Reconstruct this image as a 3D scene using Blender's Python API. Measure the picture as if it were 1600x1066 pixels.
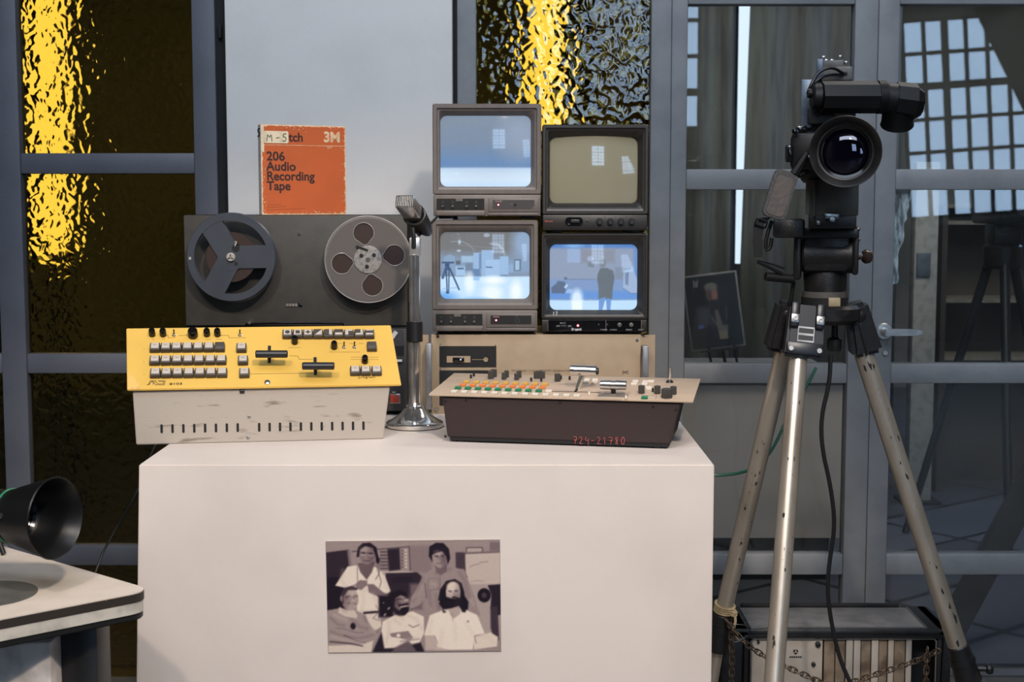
import bpy, bmesh, math, random
import numpy as np
from mathutils import Matrix, Vector

for o in list(bpy.data.objects):
    bpy.data.objects.remove(o)
scene = bpy.context.scene
COL = scene.collection
R = math.radians
random.seed(4)

# ------------------------------------------------------------------ camera, world, light, exposure
EYE = Vector((0.0, 0.0, 1.10))
PITCH = R(5.40)
FPX = 1600 * 50 / 36.0
cam_d = bpy.data.cameras.new('camera')
cam_d.lens = 50
cam_d.sensor_width = 36
cam_d.clip_start = 0.05
cam = bpy.data.objects.new('camera', cam_d)
COL.objects.link(cam)
cam.location = EYE
cam.rotation_euler = (R(90) - PITCH, 0, 0)
scene.camera = cam
cam_d.dof.use_dof = True
cam_d.dof.focus_distance = 2.6
cam_d.dof.aperture_fstop = 9.0

vs = scene.view_settings
vs.view_transform = 'Standard'
vs.look = 'None'
vs.gamma = 1
vs.use_curve_mapping = False
vs.exposure = 0.0

world = bpy.data.worlds.new('world')
scene.world = world
world.use_nodes = True
world.node_tree.nodes['Background'].inputs[0].default_value = (0.30, 0.36, 0.46, 1)
world.node_tree.nodes['Background'].inputs[1].default_value = 0.05


def lamp(name, kind, loc, target, energy, color, **kw):
    d = bpy.data.lights.new(name, kind)
    d.energy = energy
    d.color = color
    for k, v in kw.items():
        setattr(d, k, v)
    o = bpy.data.objects.new(name, d)
    COL.objects.link(o)
    o.location = loc
    o.rotation_euler = (Vector(target) - Vector(loc)).to_track_quat('-Z', 'Y').to_euler()
    return o


# museum spots: the stronger from the upper right, a weaker one from the upper left; the area lamps are added fills
lamp('spot_light', 'SPOT', (0.50, 0.15, 2.55), (-0.14, 2.45, 0.44), 192, (1.0, 0.83, 0.66),
     spot_size=R(42), spot_blend=0.6, shadow_soft_size=0.075)
lamp('spot_light', 'SPOT', (-0.75, 0.10, 2.70), (-0.40, 2.30, 0.36), 108, (1.0, 0.83, 0.66),
     spot_size=R(44), spot_blend=0.6, shadow_soft_size=0.075)
lamp('overhead_fill', 'AREA', (0.0, 0.85, 3.6), (0.1, 2.9, 0.9), 52, (0.74, 0.84, 1.0),
     shape='RECTANGLE', size=3.4, size_y=1.1)  # added cool overhead fill for wall and gear, no such opening seen
lamp('front_room_fill', 'AREA', (0.1, -1.7, 3.95), (0.0, 3.1, 1.15), 95, (0.78, 0.87, 1.0), shape='RECTANGLE', size=3.2, size_y=1.0)  # added cool fill from high behind the camera, source made up
lamp('rear_blue_fill', 'AREA', (3.0, 5.6, 2.3), (1.75, 4.9, 0.0), 45, (0.34, 0.5, 1.0), shape='RECTANGLE', size=0.9, size_y=1.2)  # added blue fill for the rear floor, source made up and out of view
lamp('rear_room_fill', 'AREA', (1.5, 3.45, 2.9), (1.4, 4.6, 0.5), 42, (1.0, 0.96, 0.88),
     shape='RECTANGLE', size=1.6, size_y=0.7)  # added fill that brightens the room behind the glass


# ------------------------------------------------------------------ helpers: picture rays -> real positions
_fw = Vector((0, math.cos(PITCH), -math.sin(PITCH)))
_up = Vector((0, math.sin(PITCH), math.cos(PITCH)))


def ray(px, py):
    return _fw + Vector((1, 0, 0)) * ((px - 800) / FPX) + _up * ((533 - py) / FPX)


def at(px, py, Y):
    r = ray(px, py)
    return EYE + r * (Y / r.y)


def onz(px, py, z):
    r = ray(px, py)
    return EYE + r * ((z - EYE.z) / r.z)


def on_plane(M, px, py, h=0.0):
    """local x, y where the sight line meets the plane z = h of frame M"""
    Mi = M.inverted()
    o = Mi @ EYE
    d = Mi.to_3x3() @ ray(px, py)
    t = (h - o.z) / d.z
    return o.x + d.x * t, o.y + d.y * t


# ------------------------------------------------------------------ materials
def lin(v):
    v = v / 255.0
    return v / 12.92 if v <= 0.04045 else ((v + 0.055) / 1.055) ** 2.4


def rgb(r, g, b):
    return (lin(r), lin(g), lin(b), 1)


def hexmix(nt, a, b, fac):
    m = nt.nodes.new('ShaderNodeMix')
    m.data_type = 'RGBA'
    m.inputs['A'].default_value = a
    m.inputs['B'].default_value = b
    nt.links.new(fac, m.inputs['Factor'])
    return m.outputs['Result']


def mat(name, col, rough=0.5, metal=0.0, col2=None, scale=30, lo=0.45, hi=0.65, bump=0.0, bscale=None,
        stretch=None, spec=0.5, coat=0.0, alpha=1.0):
    m = bpy.data.materials.new(name)
    m.use_nodes = True
    nt = m.node_tree
    p = nt.nodes['Principled BSDF']
    p.inputs['Roughness'].default_value = rough
    p.inputs['Metallic'].default_value = metal
    p.inputs['Specular IOR Level'].default_value = spec
    p.inputs['Coat Weight'].default_value = coat
    p.inputs['Base Color'].default_value = rgb(*col)
    tc = nt.nodes.new('ShaderNodeTexCoord')
    src = tc.outputs['Object']
    if stretch:
        mp = nt.nodes.new('ShaderNodeMapping')
        mp.inputs['Scale'].default_value = stretch
        nt.links.new(src, mp.inputs[0])
        src = mp.outputs[0]
    if col2 is None:
        col2 = tuple(max(0, c * 0.86) for c in col)
    n = nt.nodes.new('ShaderNodeTexNoise')
    n.inputs['Scale'].default_value = scale
    n.inputs['Detail'].default_value = 5
    nt.links.new(src, n.inputs['Vector'])
    r = nt.nodes.new('ShaderNodeMapRange')
    r.inputs['From Min'].default_value = lo
    r.inputs['From Max'].default_value = hi
    nt.links.new(n.outputs['Fac'], r.inputs['Value'])
    nt.links.new(hexmix(nt, rgb(*col), rgb(*col2), r.outputs[0]), p.inputs['Base Color'])
    if bump:
        n2 = nt.nodes.new('ShaderNodeTexNoise')
        n2.inputs['Scale'].default_value = bscale or scale * 8
        nt.links.new(src, n2.inputs['Vector'])
        b = nt.nodes.new('ShaderNodeBump')
        b.inputs['Strength'].default_value = bump
        b.inputs['Distance'].default_value = 0.002
        nt.links.new(n2.outputs['Fac'], b.inputs['Height'])
        nt.links.new(b.outputs[0], p.inputs['Normal'])
    return m


def emit(name, col, strength):
    m = bpy.data.materials.new(name)
    m.use_nodes = True
    p = m.node_tree.nodes['Principled BSDF']
    p.inputs['Base Color'].default_value = (0.02, 0.02, 0.02, 1)
    p.inputs['Emission Color'].default_value = col
    p.inputs['Emission Strength'].default_value = strength
    return m


def print_mat(name, rough=0.4, emission=0.0, base=(0.02, 0.02, 0.02), spec=0.5, gain=1.0):
    """surface that carries a printed (or, with emission, a displayed) picture held in the mesh"""
    m = bpy.data.materials.new(name)
    m.use_nodes = True
    nt = m.node_tree
    p = nt.nodes['Principled BSDF']
    a = nt.nodes.new('ShaderNodeAttribute')
    a.attribute_name = 'picture'
    p.inputs['Roughness'].default_value = rough
    p.inputs['Specular IOR Level'].default_value = spec
    if emission:
        p.inputs['Base Color'].default_value = (*base, 1)
        nt.links.new(a.outputs['Color'], p.inputs['Emission Color'])
        p.inputs['Emission Strength'].default_value = emission
    else:
        nt.links.new(a.outputs['Color'], p.inputs['Base Color'])
    return m


def clear_glass(name, tint=(0.86, 0.88, 0.88), dirt=0.03, boost=1.0):
    m = bpy.data.materials.new(name)
    m.use_nodes = True
    nt = m.node_tree
    nt.nodes.remove(nt.nodes['Principled BSDF'])
    out = nt.nodes['Material Output']
    tr = nt.nodes.new('ShaderNodeBsdfTransparent')
    tr.inputs[0].default_value = (*tint, 1)
    gl = nt.nodes.new('ShaderNodeBsdfGlossy')
    gl.inputs['Roughness'].default_value = 0.0
    fr = nt.nodes.new('ShaderNodeFresnel')
    fr.inputs['IOR'].default_value = 1.52 * boost
    mx = nt.nodes.new('ShaderNodeMixShader')
    nt.links.new(fr.outputs[0], mx.inputs[0])
    nt.links.new(tr.outputs[0], mx.inputs[1])
    nt.links.new(gl.outputs[0], mx.inputs[2])
    df = nt.nodes.new('ShaderNodeBsdfDiffuse')
    df.inputs[0].default_value = (0.45, 0.46, 0.44, 1)
    tc = nt.nodes.new('ShaderNodeTexCoord')
    n = nt.nodes.new('ShaderNodeTexNoise')
    n.inputs['Scale'].default_value = 4
    n.inputs['Detail'].default_value = 8
    nt.links.new(tc.outputs['Object'], n.inputs['Vector'])
    r = nt.nodes.new('ShaderNodeMapRange')
    r.inputs['From Min'].default_value = 0.3
    r.inputs['From Max'].default_value = 0.8
    r.inputs['To Min'].default_value = dirt * 0.4
    r.inputs['To Max'].default_value = dirt * 2
    nt.links.new(n.outputs['Fac'], r.inputs['Value'])
    mx2 = nt.nodes.new('ShaderNodeMixShader')
    nt.links.new(r.outputs[0], mx2.inputs[0])
    nt.links.new(mx.outputs[0], mx2.inputs[1])
    nt.links.new(df.outputs[0], mx2.inputs[2])
    nt.links.new(mx2.outputs[0], out.inputs[0])
    return m


def amber_glass(name):
    m = bpy.data.materials.new(name)
    m.use_nodes = True
    nt = m.node_tree
    p = nt.nodes['Principled BSDF']
    p.inputs['Base Color'].default_value = (0.80, 0.56, 0.12, 1)
    p.inputs['Roughness'].default_value = 0.03
    p.inputs['Transmission Weight'].default_value = 1.0
    p.inputs['IOR'].default_value = 1.5
    tc = nt.nodes.new('ShaderNodeTexCoord')
    n = nt.nodes.new('ShaderNodeTexNoise')
    n.inputs['Scale'].default_value = 26
    n.inputs['Detail'].default_value = 1
    nt.links.new(tc.outputs['Object'], n.inputs['Vector'])
    mixv = nt.nodes.new('ShaderNodeMix')
    mixv.data_type = 'VECTOR'
    mixv.inputs['Factor'].default_value = 0.035
    nt.links.new(tc.outputs['Object'], mixv.inputs['A'])
    nt.links.new(n.outputs['Color'], mixv.inputs['B'])
    v = nt.nodes.new('ShaderNodeTexVoronoi')
    v.feature = 'SMOOTH_F1'
    v.inputs['Scale'].default_value = 58
    v.inputs['Smoothness'].default_value = 0.5
    nt.links.new(mixv.outputs[1], v.inputs['Vector'])
    b = nt.nodes.new('ShaderNodeBump')
    b.inputs['Strength'].default_value = 1.0
    b.inputs['Distance'].default_value = 0.0011
    nt.links.new(v.outputs['Distance'], b.inputs['Height'])
    nt.links.new(b.outputs[0], p.inputs['Normal'])
    return m


M = {}
M['frame'] = mat('grey painted steel frame', (92, 94, 102), 0.5, col2=(86, 88, 96), scale=9, bump=0.15, bscale=150)
M['frame_lit'] = mat('brighter lit grey painted steel', (134, 135, 136), 0.5, col2=(124, 125, 127), scale=12, bump=0.15, bscale=120)  # paler copy of the frame paint; stronger light there put into the colour
M['wall_white'] = mat('white wall panel', (228, 223, 217), 0.8, col2=(221, 216, 210), scale=5, bump=0.2, bscale=60)
M['wall_dark'] = mat('dark wall', (52, 47, 44), 0.9)
M['wall_grey'] = mat('rear grey wall', (132, 128, 116), 0.9, col2=(112, 108, 98), scale=3)
M['floor'] = mat('concrete floor', (95, 92, 88), 0.4)
M['plinth'] = mat('white painted plinth', (214, 203, 195), 0.55, col2=(206, 195, 187), scale=4, bump=0.1, bscale=80)
M['black'] = mat('black plastic', (24, 24, 25), 0.42)
M['black_matt'] = mat('matt black', (17, 17, 17), 0.75)
M['black_gloss'] = mat('gloss black', (14, 14, 16), 0.15)
M['black_worn'] = mat('worn black cast metal', (21, 20, 21), 0.42, col2=(42, 39, 37), scale=40, lo=0.58, hi=0.75, bump=0.2)
M['chrome'] = mat('chrome', (228, 225, 221), 0.13, 0.92)
M['steel'] = mat('brushed steel', (170, 168, 165), 0.32, 1.0)
M['nickel'] = mat('satin nickel', (200, 198, 194), 0.3, 0.75)
M['white'] = mat('white plastic', (222, 215, 205), 0.45)
M['led'] = emit('red power light', (1.0, 0.05, 0.18, 1), 3.0)
M['ledc'] = emit('pale power light', (1.0, 0.55, 0.62, 1), 2.5)


# ------------------------------------------------------------------ mesh builders
FR = Matrix.Rotation(R(90), 4, 'X')       # a front: local x right, y up, z towards the viewer


def T(x, y, z):
    return Matrix.Translation((x, y, z))


class MB:
    def __init__(self, M=None):
        self.bm = bmesh.new()
        self.M = M or Matrix.Identity(4)

    def _take(self, tmp, M=None, mi=0):
        me = bpy.data.meshes.new('t')
        for f in tmp.faces:
            f.material_index = mi
        tmp.to_mesh(me)
        tmp.free()
        me.transform(self.M @ M if M is not None else self.M)
        self.bm.from_mesh(me)
        bpy.data.meshes.remove(me)

    def box(self, c, s, bev=0.0, M=None, seg=2, mi=0, taper=None):
        b = bmesh.new()
        bmesh.ops.create_cube(b, size=1)
        for v in b.verts:
            k = 1
            v.co = Vector((v.co.x * s[0], v.co.y * s[1], v.co.z * s[2]))
            if taper and v.co.z > 0:
                v.co.x *= taper[0]
                v.co.y *= taper[1]
        if bev:
            bmesh.ops.bevel(b, geom=list(b.edges), offset=min(bev, min(s) * 0.45), segments=seg, affect='EDGES', profile=0.5)
        for v in b.verts:
            v.co += Vector(c)
        self._take(b, M, mi)
        return self

    def hexa(self, pts, bev=0.0, mi=0, M=None):
        """8 corners: bottom ring (ccw) then top ring"""
        b = bmesh.new()
        vs_ = [b.verts.new(p) for p in pts]
        for f in ((3, 2, 1, 0), (4, 5, 6, 7), (0, 1, 5, 4), (1, 2, 6, 5), (2, 3, 7, 6), (3, 0, 4, 7)):
            b.faces.new([vs_[i] for i in f])
        bmesh.ops.recalc_face_normals(b, faces=b.faces)
        if bev:
            bmesh.ops.bevel(b, geom=list(b.edges), offset=bev, segments=2, affect='EDGES')
        self._take(b, M, mi)
        return self

    def cyl(self, p0, p1, r0, r1=None, seg=24, mi=0, bev=0.0, M=None):
        p0, p1 = Vector(p0), Vector(p1)
        r1 = r0 if r1 is None else r1
        L = (p1 - p0).length
        q = (p1 - p0).to_track_quat('Z', 'Y').to_matrix().to_4x4()
        prof = [(0, 0), (r0, 0), (r1, L), (0, L)]
        if bev:
            prof = [(0, 0), (r0 - bev, 0), (r0, bev), (r1, L - bev), (r1 - bev, L), (0, L)]
        mm = T(*p0) @ q
        return self.lathe(prof, seg, mm if M is None else M @ mm, mi)

    def lathe(self, prof, seg=32, M=None, mi=0, a0=0.0, a1=2 * math.pi):
        b = bmesh.new()
        full = abs(a1 - a0 - 2 * math.pi) < 1e-6
        n = seg if full else seg + 1
        rings = []
        for (r, z) in prof:
            if r < 1e-7:
                rings.append([b.verts.new((0, 0, z))])
            else:
                rings.append([b.verts.new((r * math.cos(a0 + (a1 - a0) * i / seg), r * math.sin(a0 + (a1 - a0) * i / seg), z)) for i in range(n)])
        for A, B in zip(rings, rings[1:]):
            for i in range(seg):
                j = (i + 1) % n
                if len(A) == 1 and len(B) == 1:
                    continue
                if len(A) == 1:
                    b.faces.new((A[0], B[j], B[i]))
                elif len(B) == 1:
                    b.faces.new((A[i], A[j], B[0]))
                else:
                    b.faces.new((A[i], A[j], B[j], B[i]))
        bmesh.ops.recalc_face_normals(b, faces=b.faces)
        self._take(b, M, mi)
        return self

    def loft(self, loops, closed=True, cap0=False, cap1=False, mi=0, M=None):
        b = bmesh.new()
        rs = [[b.verts.new(p) for p in L] for L in loops]
        n = len(rs[0])
        for A, B in zip(rs, rs[1:]):
            for i in range(n if closed else n - 1):
                j = (i + 1) % n
                b.faces.new((A[i], A[j], B[j], B[i]))
        if cap0:
            b.faces.new(list(reversed(rs[0])))
        if cap1:
            b.faces.new(rs[-1])
        bmesh.ops.recalc_face_normals(b, faces=b.faces)
        self._take(b, M, mi)
        return self

    def prism(self, poly, z0, z1, mi=0, M=None, bev=0.0):
        b = bmesh.new()
        lo = [b.verts.new((x, y, z0)) for x, y in poly]
        hi = [b.verts.new((x, y, z1)) for x, y in poly]
        b.faces.new(list(reversed(lo)))
        b.faces.new(hi)
        n = len(poly)
        for i in range(n):
            b.faces.new((lo[i], lo[(i + 1) % n], hi[(i + 1) % n], hi[i]))
        bmesh.ops.recalc_face_normals(b, faces=b.faces)
        if bev:
            bmesh.ops.bevel(b, geom=list(b.edges), offset=bev, segments=2, affect='EDGES')
        self._take(b, M, mi)
        return self

    def tube(self, pts, r, seg=8, mi=0, smooth=0, close=False):
        pts = [Vector(p) for p in pts]
        for _ in range(smooth):
            q = [pts[0]]
            for a, c in zip(pts, pts[1:]):
                q += [a.lerp(c, 0.25), a.lerp(c, 0.75)]
            q.append(pts[-1])
            pts = q
        n = len(pts)
        rr = r if isinstance(r, (list, tuple)) else [r] * n
        if len(rr) != n:
            rr = [rr[0] + (rr[-1] - rr[0]) * i / (n - 1) for i in range(n)]
        loops = []
        prev = None
        for i, p in enumerate(pts):
            if close:
                d = pts[(i + 1) % n] - pts[i - 1]
            else:
                d = pts[min(i + 1, n - 1)] - pts[max(i - 1, 0)]
            d.normalize()
            if prev is None:
                x = d.orthogonal().normalized()
            else:
                x = (prev - d * prev.dot(d)).normalized()
            prev = x
            y = d.cross(x)
            loops.append([p + (x * math.cos(2 * math.pi * k / seg) + y * math.sin(2 * math.pi * k / seg)) * rr[i] for k in range(seg)])
        if close:
            loops.append(loops[0])
            return self.loft(loops, mi=mi)
        return self.loft(loops, cap0=True, cap1=True, mi=mi)

    def mesh(self, name, mats, smooth=35):
        me = bpy.data.meshes.new(name)
        bmesh.ops.remove_doubles(self.bm, verts=self.bm.verts, dist=1e-6)
        self.bm.to_mesh(me)
        self.bm.free()
        for m in (mats if isinstance(mats, (list, tuple)) else [mats]):
            me.materials.append(m)
        if smooth:
            me.shade_smooth()
            me.set_sharp_from_angle(angle=R(smooth))
        return me

    def build(self, name, mats, parent=None, label=None, smooth=35):
        return place(self.mesh(name, mats, smooth), name, parent, label=label)


def place(me, name, parent=None, Ml=None, label=None):
    o = bpy.data.objects.new(name, me)
    COL.objects.link(o)
    if parent is not None:
        o.parent = parent
    if Ml is not None:
        o.matrix_local = Ml
    if label:
        o['label'] = label
    return o


def tag(o, label=None, cat=None, group=None, kind=None):
    if label:
        o['label'] = label
    if cat:
        o['category'] = cat
    if group:
        o['group'] = group
    if kind:
        o['kind'] = kind
    return o


def thing(name, label, cat, loc=(0, 0, 0), rz=0.0, group=None):
    o = bpy.data.objects.new(name, None)
    o.empty_display_size = 0.05
    COL.objects.link(o)
    o.location = loc
    o.rotation_euler = (0, 0, rz)
    return tag(o, label, cat, group)


def structure(name, label=None):
    o = bpy.data.objects.new(name, None)
    o.empty_display_size = 0.05
    COL.objects.link(o)
    o['kind'] = 'structure'
    if label:
        o['label'] = label
    return o


def curve_mesh(name, loops, depth, bevel=0.0, M=None):
    """flat outline with holes, extruded from z = 0 to z = depth"""
    cu = bpy.data.curves.new('c', 'CURVE')
    cu.dimensions = '2D'
    cu.fill_mode = 'BOTH'
    cu.extrude = depth / 2 - bevel
    cu.bevel_depth = bevel
    cu.bevel_resolution = 1
    for L in loops:
        s = cu.splines.new('POLY')
        s.points.add(len(L) - 1)
        for p, (x, y) in zip(s.points, L):
            p.co = (x, y, 0, 1)
        s.use_cyclic_u = True
    o = bpy.data.objects.new('c', cu)
    COL.objects.link(o)
    bpy.context.view_layer.update()
    me = bpy.data.meshes.new_from_object(o.evaluated_get(bpy.context.evaluated_depsgraph_get()))
    bpy.data.objects.remove(o)
    bpy.data.curves.remove(cu)
    me.transform((M or Matrix.Identity(4)) @ T(0, 0, depth / 2))
    me.name = name
    return me


def text(s, size, M_, material, parent, name='lettering', bold=0.0, extr=0.0002, align='LEFT', sx=1.0, shear=0.0, space=1.0, valign='TOP_BASELINE'):
    cu = bpy.data.curves.new('t', 'FONT')
    cu.body = s
    cu.size = size
    cu.extrude = extr
    cu.offset = bold
    cu.align_x = align
    cu.shear = shear
    cu.space_character = space
    cu.resolution_u = 4
    o = bpy.data.objects.new('t', cu)
    COL.objects.link(o)
    bpy.context.view_layer.update()
    me = bpy.data.meshes.new_from_object(o.evaluated_get(bpy.context.evaluated_depsgraph_get()))
    bpy.data.objects.remove(o)
    bpy.data.curves.remove(cu)
    me.transform(M_ @ Matrix.Diagonal((sx, 1, 1, 1)))
    me.materials.clear()
    me.materials.append(material)
    return place(me, name, parent)


STROKES = {
    '7': [[(0, .92), (.5, 1), (.2, 0)], [(.1, .5), (.45, .52)]],
    '2': [[(0, .78), (.2, 1), (.45, .8), (.1, .12), (.0, .03), (.5, .06)]],
    '4': [[(.15, 1), (0, .45), (.5, .5)], [(.45, .75), (.4, -.15)]],
    '1': [[(.05, .75), (.25, 1), (.22, 0)]],
    '3': [[(.05, .9), (.3, 1), (.45, .8), (.2, .55), (.45, .3), (.3, .02), (0, .1)]],
    '8': [[(.4, .85), (.2, 1), (.05, .8), (.4, .3), (.25, 0), (.05, .2), (.4, .75)]],
    '0': [[(.25, 1), (.02, .6), (.1, .1), (.35, 0), (.5, .5), (.4, .95), (.25, 1)]],
    '-': [[(.05, .45), (.45, .5)]],
    'M': [[(0, 0), (.08, 1), (.32, .4), (.58, 1), (.66, 0)]],
    '5': [[(.5, 1), (.12, .98), (.08, .55), (.35, .62), (.5, .35), (.3, .03), (0, .1)]],
}


def scrawl(s, h, adv, M_, r, material, parent, name='handwriting', slant=0.0):
    mb = MB(M_)
    x = 0
    for ch in s:
        for st in STROKES.get(ch, []):
            mb.tube([(x + a * h + b * h * slant, b * h, 0) for a, b in st], r, seg=6, smooth=1)
        x += (adv if ch != 'M' else adv * 1.3)
    return mb.build(name, material, parent)


def rrect(w, h, r, n=5, cx=0.0, cy=0.0):
    out = []
    for sx, sy, a in ((1, 1, 0), (-1, 1, 90), (-1, -1, 180), (1, -1, 270)):
        for i in range(n + 1):
            t = R(a + 90 * i / n)
            out.append((cx + sx * (w / 2 - r) + r * math.cos(t), cy + sy * (h / 2 - r) + r * math.sin(t)))
    return out


def circ(r, n=32, cx=0.0, cy=0.0):
    return [(cx + r * math.cos(2 * math.pi * i / n), cy + r * math.sin(2 * math.pi * i / n)) for i in range(n)]


class Canvas:
    """a small picture kept as colours of a grid mesh: a print or what a screen displays"""

    def __init__(self, x0, y0, x1, y1, w, h, col):
        self.w, self.h = w, h
        xs = np.linspace(x0, x1, w)
        ys = np.linspace(y0, y1, h)
        self.X, self.Y = np.meshgrid(xs, ys)
        self.px = abs(x1 - x0) / w
        self.A = np.zeros((h, w, 3))
        self.A[:] = np.array(col, float)

    def blend(self, a, col):
        a = np.clip(a, 0, 1)[..., None]
        self.A = self.A * (1 - a) + np.array(col, float) * a

    def _seg(self, p, q):
        ax, ay = p
        bx, by = q
        dx, dy = bx - ax, by - ay
        L = dx * dx + dy * dy + 1e-9
        t = np.clip(((self.X - ax) * dx + (self.Y - ay) * dy) / L, 0, 1)
        return np.hypot(self.X - ax - t * dx, self.Y - ay - t * dy)

    def poly(self, pts, col, soft=None, alpha=1.0):
        soft = soft or self.px * 1.4
        d = np.full(self.X.shape, 1e9)
        ins = np.zeros(self.X.shape, bool)
        n = len(pts)
        for i in range(n):
            p, q = pts[i], pts[(i + 1) % n]
            d = np.minimum(d, self._seg(p, q))
            (ax, ay), (bx, by) = p, q
            if ay != by:
                c = (ay > self.Y) != (by > self.Y)
                ins ^= c & (self.X < (bx - ax) * (self.Y - ay) / (by - ay) + ax)
        s = np.where(ins, -d, d)
        self.blend(alpha * np.clip(0.5 - s / soft, 0, 1), col)

    def ell(self, cx, cy, rx, ry, col, rot=0.0, soft=None, alpha=1.0):
        soft = soft or self.px * 1.4
        c, s = math.cos(R(rot)), math.sin(R(rot))
        u = ((self.X - cx) * c + (self.Y - cy) * s) / rx
        v = (-(self.X - cx) * s + (self.Y - cy) * c) / ry
        d = (np.hypot(u, v) - 1) * min(rx, ry)
        self.blend(alpha * np.clip(0.5 - d / soft, 0, 1), col)

    def line(self, pts, wd, col, alpha=1.0, soft=None):
        soft = soft or self.px * 1.4
        d = np.full(self.X.shape, 1e9)
        for p, q in zip(pts, pts[1:]):
            d = np.minimum(d, self._seg(p, q))
        self.blend(alpha * np.clip(0.5 - (d - wd / 2) / soft, 0, 1), col)

    def rect(self, x0, y0, x1, y1, col, soft=None, alpha=1.0):
        self.poly([(x0, y0), (x1, y0), (x1, y1), (x0, y1)], col, soft, alpha)

    def noise(self, amp, seed=1):
        g = np.random.default_rng(seed)
        self.A += g.normal(0, amp, self.A.shape[:2])[..., None]

    def mesh(self, name, wm, hm, material, zfun=None, M_=None):
        xs = np.linspace(-wm / 2, wm / 2, self.w)
        ys = np.linspace(hm / 2, -hm / 2, self.h)
        XX, YY = np.meshgrid(xs, ys)
        ZZ = zfun(XX, YY) if zfun else np.zeros_like(XX)
        co = np.stack([XX, YY, ZZ], -1).reshape(-1, 3)
        i = np.arange(self.w * self.h).reshape(self.h, self.w)
        f = np.stack([i[1:, :-1], i[1:, 1:], i[:-1, 1:], i[:-1, :-1]], -1).reshape(-1, 4)
        me = bpy.data.meshes.new(name)
        me.from_pydata(co.tolist(), [], f.tolist())
        c = np.clip(self.A, 0, 255) / 255.0
        c = np.where(c <= 0.04045, c / 12.92, ((c + 0.055) / 1.055) ** 2.4)
        rgba = np.concatenate([c, np.ones(c.shape[:2] + (1,))], -1).astype(np.float32)
        at_ = me.color_attributes.new('picture', 'FLOAT_COLOR', 'POINT')
        at_.data.foreach_set('color', rgba.ravel())
        if M_ is not None:
            me.transform(M_)
        me.materials.append(material)
        me.shade_smooth()
        return me


# ------------------------------------------------------------------ the setting
GY = 3.25                      # plane of the glazed partition
PT = 0.696                     # plinth top
M['amber'] = amber_glass('amber hammered glass')
M['glass'] = clear_glass('clear glass', dirt=0.016)
M['floor'] = mat('concrete floor', (96, 92, 88), 0.45)
M['cam'] = mat('black camera housing', (15, 15, 16), 0.5, spec=0.3)


def tile_mat():
    m = mat('grey tiled floor', (120, 122, 128), 0.28, col2=(98, 100, 106), scale=2)
    nt = m.node_tree
    p = nt.nodes['Principled BSDF']
    tc = nt.nodes.new('ShaderNodeTexCoord')
    mp = nt.nodes.new('ShaderNodeMapping')
    mp.inputs['Rotation'].default_value = (0, 0, R(-38))
    br = nt.nodes.new('ShaderNodeTexBrick')
    br.offset = 0.0
    br.inputs['Scale'].default_value = 1.0
    br.inputs['Brick Width'].default_value = 0.8
    br.inputs['Row Height'].default_value = 0.34
    br.inputs['Mortar Size'].default_value = 0.012
    br.inputs['Color1'].default_value = rgb(84, 86, 92)
    br.inputs['Color2'].default_value = rgb(66, 68, 75)
    br.inputs['Mortar'].default_value = rgb(24, 24, 27)
    nt.links.new(tc.outputs['Object'], mp.inputs[0])
    nt.links.new(mp.outputs[0], br.inputs['Vector'])
    nt.links.new(br.outputs['Color'], p.inputs['Base Color'])
    return m


def sbox(name, c, s, m, bev=0.0):
    return tag(MB().box(c, s, bev).build(name, m), kind='structure')


floor = MB().box((0.4, 0.2, -0.02), (9, 6.1 + 5.0, 0.04)).build('floor', M['floor'])
tag(floor, 'dark grey concrete floor of the exhibition room', kind='structure')
rear_floor = MB().box((0.9, 7.02, -0.005), (8, 7.4, 0.03)).build('floor_rear', tile_mat())
tag(rear_floor, 'tiled floor of the room behind the clear glass', kind='structure')
sbox('wall_rear', (0.9, 8.6, 1.5), (8, 0.1, 3.4), M['wall_grey'])
sbox('wall_right', (3.3, 5.9, 1.5), (0.08, 5.3, 3.4), M['wall_grey'])
sbox('dark_divider', (0.33, 5.9, 1.5), (0.06, 5.2, 3.4), M['wall_dark'])  # added dark partition, keeps the space behind the amber glass dim
sbox('wall_left', (-3.0, 5.9, 1.5), (0.08, 5.3, 3.4), M['wall_dark'])
sbox('ceiling_rear', (0.3, 5.95, 3.2), (6.8, 5.3, 0.06), M['wall_dark'])

ww = mat('pale room wall', (150, 146, 138), 0.9)
sbox('wall_west', (-3.4, -0.9, 1.9), (0.1, 8.2, 3.8), ww)
sbox('wall_east', (5.6, -0.9, 1.9), (0.1, 8.2, 3.8), ww)

# white wall panel between the amber windows
wc = MB().box((-0.3845, 3.225, 1.3), (0.504, 0.05, 2.6), 0.004).build('wall_center', M['wall_white'])
tag(wc, 'plain white wall panel between the two amber glass windows', kind='structure')


def leaf(name, label, stiles, bars, panes, glass, frame, depth=0.045, hy=0.0, pane_t=0.008):
    """stiles (x0, x1), bars (z0, z1, xa, xb), panes (x0, x1, z0, z1)"""
    s = structure(name, label)
    for x0, x1, z0, z1 in stiles:
        MB().box(((x0 + x1) / 2, GY + hy, (z0 + z1) / 2), (x1 - x0, depth, z1 - z0), 0.003).build('stile', frame, s)
    for xa, xb, z0, z1 in bars:
        MB().box(((xa + xb) / 2, GY + hy, (z0 + z1) / 2), (xb - xa, depth - 0.006, z1 - z0), 0.003).build('rail', frame, s)
    for x0, x1, z0, z1 in panes:
        MB().box(((x0 + x1) / 2, GY + hy + 0.006, (z0 + z1) / 2), (x1 - x0 + 0.012, pane_t, z1 - z0 + 0.012)).build('glass_pane', glass, s)
    return s


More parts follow.
